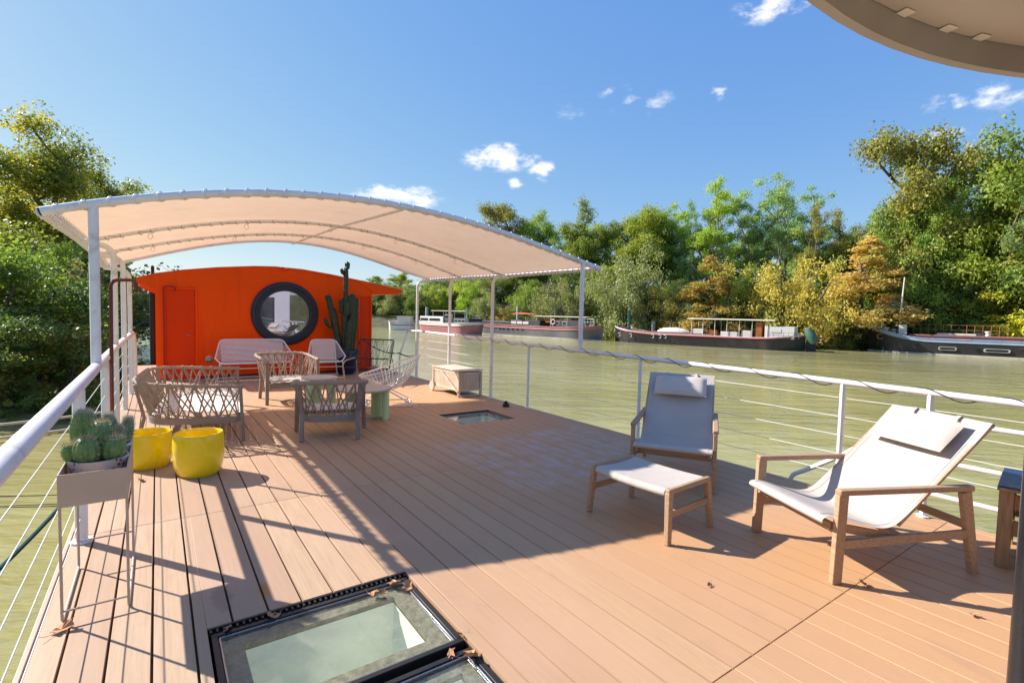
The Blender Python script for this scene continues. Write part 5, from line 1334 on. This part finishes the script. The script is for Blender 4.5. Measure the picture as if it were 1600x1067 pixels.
M['pile_grey'] = paint('grey_pile', (.30,.32,.28), .7, .2, 2)
M['terracotta'] = paint('terracotta', (.42,.17,.09), .8, .1, 2)
def hull(name, label, a, b, beam, sheer, mats, bow=1.0, raise_=.55, stern=.35, band=.22, cat='barge', side=1):
    """hull from stern point a to bow point b (the water line of the side we see); local x runs a to b, local y away from us"""
    A, B = Vector((a[0], a[1], 0)), Vector((b[0], b[1], 0)); d = (B-A); L = d.length; rz = math.atan2(d.y, d.x)
    t = thing(name, label, cat, (A.x, A.y, WZ), rz); y0 = side*beam/2
    xs_ = np.concatenate([np.linspace(0, .12, 9), np.linspace(.16, .84, 16), np.linspace(.87, 1, 11)])
    def hb(u, lev):
        rake = (1-lev)*.035
        s = 1.0
        if u < .12: s = min(s, (max(0, (u+.0-rake*.5)/.12))**.5)
        if u > .82: s = min(s, max(0, 1-((u-.82)/(.18-rake))**2.1)**.62 if u < 1-rake+.0001 else 0)
        return max(.015, s*(1-.06*(1-lev)))*beam/2
    def top(u): return sheer+raise_*max(0, (u-.72)/.28)**1.8+stern*max(0, (.22-u)/.22)**1.6
    def section(z0f, z1f, mat, nm, out=0):
        mb = MB(); rows = []
        for u in xs_:
            T = top(u); pts = []
            for s in (-1, 1):
                seq = (z0f(T), z1f(T)) if s < 0 else (z1f(T), z0f(T))
                for z in seq: pts.append((u*L, y0+s*(hb(u, max(0, min(1, z/T)))+out), z))
            rows.append(pts)
        for s in (0, 2):
            mb.add([p for r in rows for p in (r[s], r[s+1])], [(2*i, 2*i+1, 2*i+3, 2*i+2) for i in range(len(rows)-1)])
        for r in (rows[0], rows[-1]): mb.add(r, [(0,1,2,3)])
        return build(nm, mb, M[mat], t, smooth=50)
    h_ = section(lambda T: .14, lambda T: T-band, mats[0], 'hull')
    section(lambda T: -.5, lambda T: .14, mats[3] if len(mats) > 3 else 'boot', 'waterline_band', .004)
    section(lambda T: T-band, lambda T: T, mats[1], 'bulwark', .005)
    mb = MB(); dk = [((u*L, y0-hb(u, 1), top(u)-.12), (u*L, y0+hb(u, 1), top(u)-.12)) for u in xs_]
    mb.add([p for r in dk for p in r], [(2*i, 2*i+1, 2*i+3, 2*i+2) for i in range(len(dk)-1)]); build('deck', mb, M['hatch_red'], t, smooth=0)
    for s in (-1, 1):
        mb = MB(); mb.tube([(u*L, y0+s*(hb(u, .8)+.02), top(u)-band-.03) for u in xs_], .06, 6); build('rubbing_strake', mb, M[mats[2]], t)
        mb = MB(); mb.tube([(u*L, y0+s*hb(u, 1), top(u)) for u in xs_], .045, 6); build('gunwale', mb, M[mats[1]], t)
    return t, L, y0, top, hb
def cab(t, x0, x1, y0, y1, z0, z1, mat, nm='cabin', bevel=.03): mb = MB(); mb.box(x0, x1, y0, y1, z0, z1); return build(nm, mb, M[mat], t, bevel=bevel)
def wins(t, xs_, y, z0, z1, w_, mat='darkwin', frame='cabin_white'):
    for x in xs_:
        mb = MB(); mb.box(x-w_/2-.05, x+w_/2+.05, y-.03, y-.001, z0-.05, z1+.05); f_ = build('window', mb, M[frame], t)
        mb = MB(); mb.box(x-w_/2, x+w_/2, y-.04, y-.031, z0, z1); build('pane', mb, M[mat], f_, smooth=0)
def posts(t, xs_, ys_, z0, z1, r=.035, mat='cabin_white', nm='awning_post'):
    for x in xs_:
        for y in ys_: mb = MB(); mb.tube([(x, y, z0), (x, y, z1)], r, 6); build(nm, mb, M[mat], t)
def rail_set(t, x0, x1, y, z0, h, n, mat='steel', lines=2):
    mb = MB()
    for i in range(n+1): x = x0+(x1-x0)*i/n; mb.tube([(x, y, z0), (x, y, z0+h)], .022, 5)
    for j in range(lines): z = z0+h*(j+1)/lines; mb.tube([(x0, y, z), (x1, y, z)], .02, 5)
    build('guard_rail', mb, M[mat], t)
def clutter(t, spots, mats=('cabin_white', 'cabin_grey', 'terracotta', 'boatgreen')):
    """deck gear that moves with the vessel: vents, bollards and lockers"""
    for i, (x, y, z, s) in enumerate(spots):
        mb = MB(); q = i % 3
        if q == 0: mb.lathe([(s*.4, 0), (s*.45, s*.2), (s*.3, s*.5), (s*.5, s*.8), (s*.45, s), (0, s*1.02)], (x, y, z), 12); nm = 'bollard'
        elif q == 1: mb.box(x-s*.6, x+s*.6, y-s*.3, y+s*.3, z, z+s*.7); mb.box(x-s*.65, x+s*.65, y-s*.35, y+s*.35, z+s*.701, z+s*.78); nm = 'locker'
        else: mb.lathe([(s*.2, 0), (s*.2, s*.7), (s*.42, s*.75), (s*.42, s*.9), (0, s)], (x, y, z), 10); nm = 'vent'
        build(nm, mb, M[mats[i % len(mats)]], t)
def wp(x, y): p = at_z(x, y, WZ); return (p[0], p[1])

# barge with the long awning; its bow is at the left
a, b = wp(1254, 550), wp(950, 533.5)
t, L, y0, top, hb = hull('barge', 'long black barge with a red stripe and cream awning', a, b, 4.4, 1.30, ('hull_black', 'cabin_white', 'stripe', 'hull_black'), raise_=.75, stern=.45, band=.10, side=-1)
yn = 0.0   # local y of our side; the vessel lies at y<0
mb = MB(); mb.box(L*.42, L*.94, -3.7, -.7, 1.18, 1.50); build('cargo_hatch', mb, M['hatch_red'], t, bevel=.04)
c = cab(t, L*.015+.6, L*.145+.6, -3.6, -.75, 1.25, 2.60, 'cabin_white'); wins(t, [L*.095+.6], -.75+.03, 1.95, 2.3, .9); 
mb = MB(); mb.box(L*.10, L*.23, -3.55, -.8, 1.2, 1.3)
cab(t, L*.185, L*.215, -2.6, -.8, 1.2, 3.05, 'varnish', 'wheel_box')
cab(t, L*.235, L*.28, -1.7, -.8, 1.2, 2.05, 'cabin_white', 'locker'); cab(t, L*.47, L*.53, -2.4, -.75, 1.25, 2.05, 'cabin_white', 'sofa'); cab(t, L*.30, L*.38, -1.3, -.8, 1.2, 1.85, 'cabin_white', 'bench')
cab(t, L*.40, L*.46, -1.4, -.9, 1.25, 1.95, 'varnish', 'bench')
mb = MB(); mb.grid([[(x, y, 3.20+.10*(1-((y+2.2)/1.7)**2)-.02*abs(x/L-.35)) for y in np.linspace(-3.9, -.5, 7)] for x in np.linspace(L*.13, L*.555, 14)], .05); build('awning', mb, M['awning'], t)
posts(t, [L*q for q in (.16,.23,.29,.35,.41,.47,.53)], (-.72, -3.7), 1.2, 3.2)
mb = MB(); G = [[(L*.555+x, -1.9+.65*math.cos(th)*max(.05,(1-((x-2.0)/2.05)**2))**.5, 1.55+.55*math.sin(th)*max(.03,(1-((x-2.0)/2.05)**2))**.5) for th in np.linspace(0, PI, 9)] for x in np.linspace(0, 4.0, 13)]; mb.grid(G, .04); build('dinghy', mb, M['cabin_white'], t)
mb = MB(); mb.tube([(L*.66, -2, 1.4), (L*.66, -2, 2.6)], .14, 10); build('funnel', mb, M['cabin_grey'], t); mb = MB(); mb.tube([(L*.60, -1.0, 1.2), (L*.60, -1.0, 2.5)], .03, 6); build('pole', mb, M['cabin_white'], t)
rail_set(t, L*.02, L*.15, -.25, 1.35, .6, 6, 'steel'); clutter(t, [(L*q, -2.2+.5*math.sin(q*40), top(q)-.12, .42) for q in (.90,.925,.95,.97)])
mb = MB(); mb.box(-1.0, -.05, -2.45, -2.2, -.3, 1.35); mb.xf(Matrix.Translation((0,0,0))); build('rudder', mb, M['hull_black'], t, bevel=.05)
mb = MB(); mb.lathe([(0, -.95), (.35, -.8), (.52, -.3), (.5, .3), (.33, .8), (0, .95)], n=14); mb.xf(Matrix.Translation((-.6, -1.2, 1.7)) @ Matrix.Rotation(R(25), 4, 'Y')); build('covered_outboard', mb, M['boatgreen'], t)
for q in (.66,.69,.73,.86,.93):
    mb = MB(); mb.tube([(L*q+.16*math.cos(a_), .06, .98+.22*math.sin(a_)) for a_ in np.linspace(.2*PI, 1.6*PI, 9)], .03, 5); build('fender_hook', mb, M['cabin_white'], t)

# dark barge with pink sheer behind the near canopy posts
a, b = wp(731, 520.3), wp(926, 532.5)
t, L, y0, top, hb = hull('barge', 'dark barge with a dusty red sheer band and low deckhouse', a, b, 4.6, 1.62, ('hull_grey', 'dusty_red', 'dusty_red', 'boot'), raise_=.40, stern=.45, band=.38, side=1)
mb = MB(); mb.box(L*.10, L*.58, .9, 3.7, 1.6, 2.15); build('cargo_hatch', mb, M['cabin_grey'], t, bevel=.05)
cab(t, L*.36, L*.60, .8, 3.6, 1.6, 2.45, 'cabin_grey'); wins(t, [L*q for q in (.39,.44,.49)], .8, 1.85, 2.25, 1.1, 'cabin_white', 'cabin_grey')
cab(t, L*.70, L*.90, .9, 3.5, 1.6, 2.6, 'cabin_grey', 'aft_cabin'); wins(t, [L*.73, L*.78], .9, 2.0, 2.35, .6)
mb = MB(); mb.grid([[(x, y, 3.05+.08*(1-((y-2.2)/1.5)**2)) for y in np.linspace(.8, 3.6, 5)] for x in np.linspace(L*.55, L*.93, 8)], .05); build('awning', mb, M['awning'], t); posts(t, [L*q for q in (.57,.68,.80,.91)], (.9, 3.5), 1.6, 3.05, .04)
cab(t, L*.63, L*.68, 1.2, 3.0, 2.2, 2.9, 'varnish', 'pilot_box')
mb = MB(); mb.lathe([(2.1, 0), (1.2, .16), (0, .28)], (L*.42, 2.2, 3.35), 8); build('parasol', mb, M['awning_red'], t); mb = MB(); mb.tube([(L*.42, 2.2, 2.2), (L*.42, 2.2, 3.6)], .04, 6); build('parasol_pole', mb, M['cabin_white'], t)
mb = MB(); mb.tube([(L*.70+.35*math.cos(q), .82, 2.35+.35*math.sin(q)) for q in np.linspace(0, 2*PI, 14)], .08, 7); build('life_ring', mb, M['cabin_white'], t)
for q in (.13,.30,.33,.37,.41,.45,.49): mb = MB(); mb.lathe([(.17, 0), (.17, .05), (.11, .06)], n=12); mb.xf(Matrix.Translation((L*q, y0-hb(.5,.6)-.0, 1.05)) @ Matrix.Rotation(PI/2, 4, 'X')); build('porthole', mb, M['darkwin'], t)
clutter(t, [(L*q, 1.6+math.sin(q*33), top(q)-.12, .55) for q in (.02,.04,.06,.93,.95,.965)]); rail_set(t, L*.02, L*.10, .5, 2.1, .8, 4, 'cabin_grey'); rail_set(t, L*.88, L*.98, .9, 2.0, .9, 5, 'cabin_white')

# far pink barge
a, b = wp(646, 517.8), wp(730, 524)
t, L, y0, top, hb = hull('barge', 'faded pink-red barge with a row of cabin windows, farthest of the four', a, b, 4.6, 1.65, ('dusty_red', 'cabin_white', 'dusty_red', 'boot'), raise_=.3, stern=.4, band=.4, side=1)
cab(t, L*.05, L*.50, .8, 3.7, 1.55, 2.65, 'cabin_white'); wins(t, [L*q for q in (.09,.14,.19,.27,.32,.37,.42)], .8, 1.95, 2.35, .8)
cab(t, L*.52, L*.66, 1.0, 3.5, 1.55, 3.15, 'cabin_grey', 'wheelhouse_box'); wins(t, [L*.55, L*.61], 1.0, 2.4, 2.9, 1.1, 'darkwin'); cab(t, L*.68, L*.94, .9, 3.6, 1.55, 2.5, 'cabin_grey', 'aft_cabin'); wins(t, [L*q for q in (.73,.79,.85)], .9, 1.9, 2.25, .8)
mb = MB(); mb.box(L*.28, L*.90, .7, 3.7, 3.55, 3.65); build('awning', mb, M['awning'], t); posts(t, [L*.3, L*.5, L*.7, L*.88], (.9, 3.5), 1.55, 3.55, .04)

# blue and black barge at the right edge, bow toward the left
a, b = wp(1790, 571.5), wp(1353, 548.5)
t, L, y0, top, hb = hull('barge', 'black and pale blue barge with long oval ports, cut by the right edge', a, b, 4.6, 1.68, ('hull_black', 'blue_hull', 'blue_hull', 'boot'), raise_=1.35, stern=.4, band=.28, side=-1)
mb = MB(); mb.box(L*.10, L*.80, -3.9, -.75, 1.4, 1.95); build('trunk_side', mb, M['blue_hull'], t)
mb = MB(); mb.box(L*.09, L*.815, -4.0, -.62, 1.951, 2.12); build('cargo_hatch', mb, M['hatch_red'], t, bevel=.05)
for (q, ln) in ((.655, 1.5), (.47, 2.0), (.27, 1.6)):
    P = []
    for s0 in (1, -1):
        for i in range(9): th = -PI/2+PI*i/8; P.append((L*q+s0*(ln/2-.18+.18*math.cos(th)), .72+s0*.18*math.sin(th)))
    mb = MB(); mb.prism(P, .005, .05, 'y'); f_ = build('oval_port', mb, M['boot'], t)
    P2 = [((x-L*q)*.86+L*q, (z-.72)*.72+.72) for x, z in P]; mb = MB(); mb.prism(P2, .045, .06, 'y'); build('pane', mb, M['darkwin'], f_)
for q in (.37, .55): mb = MB(); mb.lathe([(.2, 0), (.2, .03), (.12, .04)], n=14); mb.xf(Matrix.Translation((L*q, .03, .85)) @ Matrix.Rotation(-PI/2, 4, 'X')); build('porthole', mb, M['darkwin'], t)
for q in (.74, .60, .42, .33): mb = MB(); mb.box(L*q-.7, L*q+.7, -.745, -.70, 1.5, 1.85); build('side_door', mb, M['hatch_red'], t)
rail_set(t, L*.42, L*.80, -3.8, 2.12, 1.1, 12, 'terracotta', 2)
cab(t, L*.825, L*.865, -2.8, -1.4, 1.6, 3.4, 'cabin_grey', 'companionway'); wins(t, [L*.845], -1.4+.045, 2.1, 3.1, .6, 'cabin_white', 'cabin_white')
mb = MB(); mb.tube([(L*.865, -1.9, 1.6), (L*.852, -1.9, 8.5)], .10, 8, r2=.06); build('mast', mb, M['cabin_white'], t)
mb = MB(); mb.tube([(L*.94+.3*math.cos(q), -.75, 1.75+.3*math.sin(q)) for q in np.linspace(0, 2*PI, 14)], .10, 7); build('tyre_fender', mb, M['rust'], t)
clutter(t, [(L*q, -1.6-.8*math.sin(q*51)**2, top(q)-.12, .55) for q in (.885,.90,.915,.93,.945,.96,.975)], ('cabin_white', 'terracotta', 'cabin_white', 'blue_hull')); clutter(t, [(L*q, -2.2, 2.12, .5) for q in (.50,.53,.24)])
cab(t, L*.50, L*.70, -2.9, -2.2, 2.121, 2.3, 'cabin_white', 'plank')

# small white cruiser
a, b = wp(645, 516.6), wp(604, 515.5)
t, L, y0, top, hb = hull('cruiser', 'small white cabin cruiser moored at the far bank', a, b, 2.6, 1.1, ('cabin_white', 'cabin_white', 'navy_lid', 'cabin_white'), raise_=.5, stern=.1, band=.15, cat='boat', side=-1)
cab(t, L*.12, L*.62, -2.2, -.35, 1.0, 2.4, 'cabin_white'); wins(t, [L*q for q in (.2,.35,.5)], -.35+.045, 1.6, 2.1, .7); mb = MB(); mb.box(L*.08, L*.66, -2.35, -.2, 2.401, 2.5); build('roof', mb, M['cabin_white'], t)
cab(t, L*.64, L*.85, -1.9, -.7, 1.05, 1.6, 'cabin_white', 'foredeck')
# small boats in the left gap
a, b = wp(216, 508), wp(240, 508.5)
t, L, y0, top, hb = hull('cruiser', 'tiny pale motor boat seen far off between the left posts and the cabin', a, b, 2.4, .9, ('cabin_white', 'navy_lid', 'navy_lid', 'cabin_white'), raise_=.4, stern=.1, band=.15, cat='boat', side=1)
cab(t, L*.25, L*.75, .4, 2.0, .9, 2.1, 'cabin_white'); wins(t, [L*.4, L*.6], .4, 1.4, 1.8, .8)

# mooring piles
for i, (px, ty, ds, r, mt, lb) in enumerate([(983, 477, 72, .24, 'pile_green', 'green steel mooring pile behind the bow of the black barge'), (1397, 473, 74, .34, 'pile_green', 'stout green and grey mooring pile at the bow of the blue barge'), (809, 478, 84, .26, 'pile_grey', 'pale pile behind the dark barge, under the red parasol'),
     (868, 478, 81, .28, 'pile_grey', 'pale pile behind the aft awning of the dark barge'), (731, 481, 96, .32, 'pile_green', 'dark green pile between the pink and the dark barge'), (667, 480, 100, .3, 'pile_grey', 'grey pile rising behind the pink barge'), (1021, 502, 71, .26, 'pile_grey', 'short grey pile behind the dinghy of the black barge')]):
    x, y = at_d(px, ds); zt = z_at(px, ty, ds); mb = MB(); mb.lathe([(r, -2.5), (r, zt-.15), (r*.8, zt), (0, zt)], (0, 0, 0), 16); mb.lathe([(r*1.12, .2), (r*1.12, .5)], n=16); o = build('mooring_pile', mb, M[mt]); o.location = (x, y, 0); tag(o, lb, 'mooring pile', 'mooring piles')
o = build('mooring_pile', MB().lathe([(.085, -2.5), (.085, 2.30), (.04, 2.33), (.04, 2.66), (0, 2.67)], n=14), M['black']); o.location = (*at_y(239.5, 500, 17.2)[:2], 0); tag(o, 'black mooring pile standing at the left corner of the orange cabin', 'mooring pile')
# jetty on the left
jt = thing('jetty', 'narrow dark footbridge jetty on a concrete pile, under the left trees', 'jetty', (-3.1, 29, 0))
mb = MB(); mb.box(-2.2, 3.8, -.5, .5, .62, .78); build('walkway', mb, M['black'], jt, bevel=.01)
mb = MB(); mb.lathe([(.19, -2.2), (.17, .45), (.26, .5), (.26, .615)], n=16); build('pile', mb, M['pile_grey'], jt)
mb = MB()
for y in (-.45, .45):
    for x in (-.95, .55): mb.tube([(x, y, .78), (x, y, 1.58)], .03, 6)
    mb.tube([(-.95, y, 1.58), (.55, y, 1.58)], .028, 6); mb.tube([(-.95, y, 1.2), (.55, y, 1.2)], .015, 6)
mb.tube([(.55, -.45, 1.5), (1.5, -.45, .85)], .02, 6); mb.tube([(.9, .45, 1.45), (3.6, .45, 1.42)], .02, 6); mb.tube([(3.6, .45, .78), (3.6, .45, 1.45)], .02, 6)
build('guard_rail', mb, M['black'], jt)
# fence of the bank path at right
x1, y1 = at_d(1470, 86); x2, y2 = at_d(1600, 84)
fn = thing('path_fence', 'pale wire fence and wall along the bank path at right', 'fence', (x1, y1, float(ground_z(x1, y1))))
mb = MB(); n_ = 16; dz_ = float(ground_z(x2, y2))-float(ground_z(x1, y1))
for i in range(n_+1): q = i/n_; mb.tube([((x2-x1)*q, (y2-y1)*q, dz_*q-.3), ((x2-x1)*q, (y2-y1)*q, dz_*q+2.0)], .05, 6)
for z in (.5, 1.2, 1.95): mb.tube([(0, 0, z), (x2-x1, y2-y1, dz_+z)], .03, 5)
build('fence_wire', mb, M['cabin_white'], fn)
mb = MB(); mb.bar((0, 0, .1), (x2-x1, y2-y1, dz_+.1), .25, .8); build('low_wall', mb, M['boot'], fn)
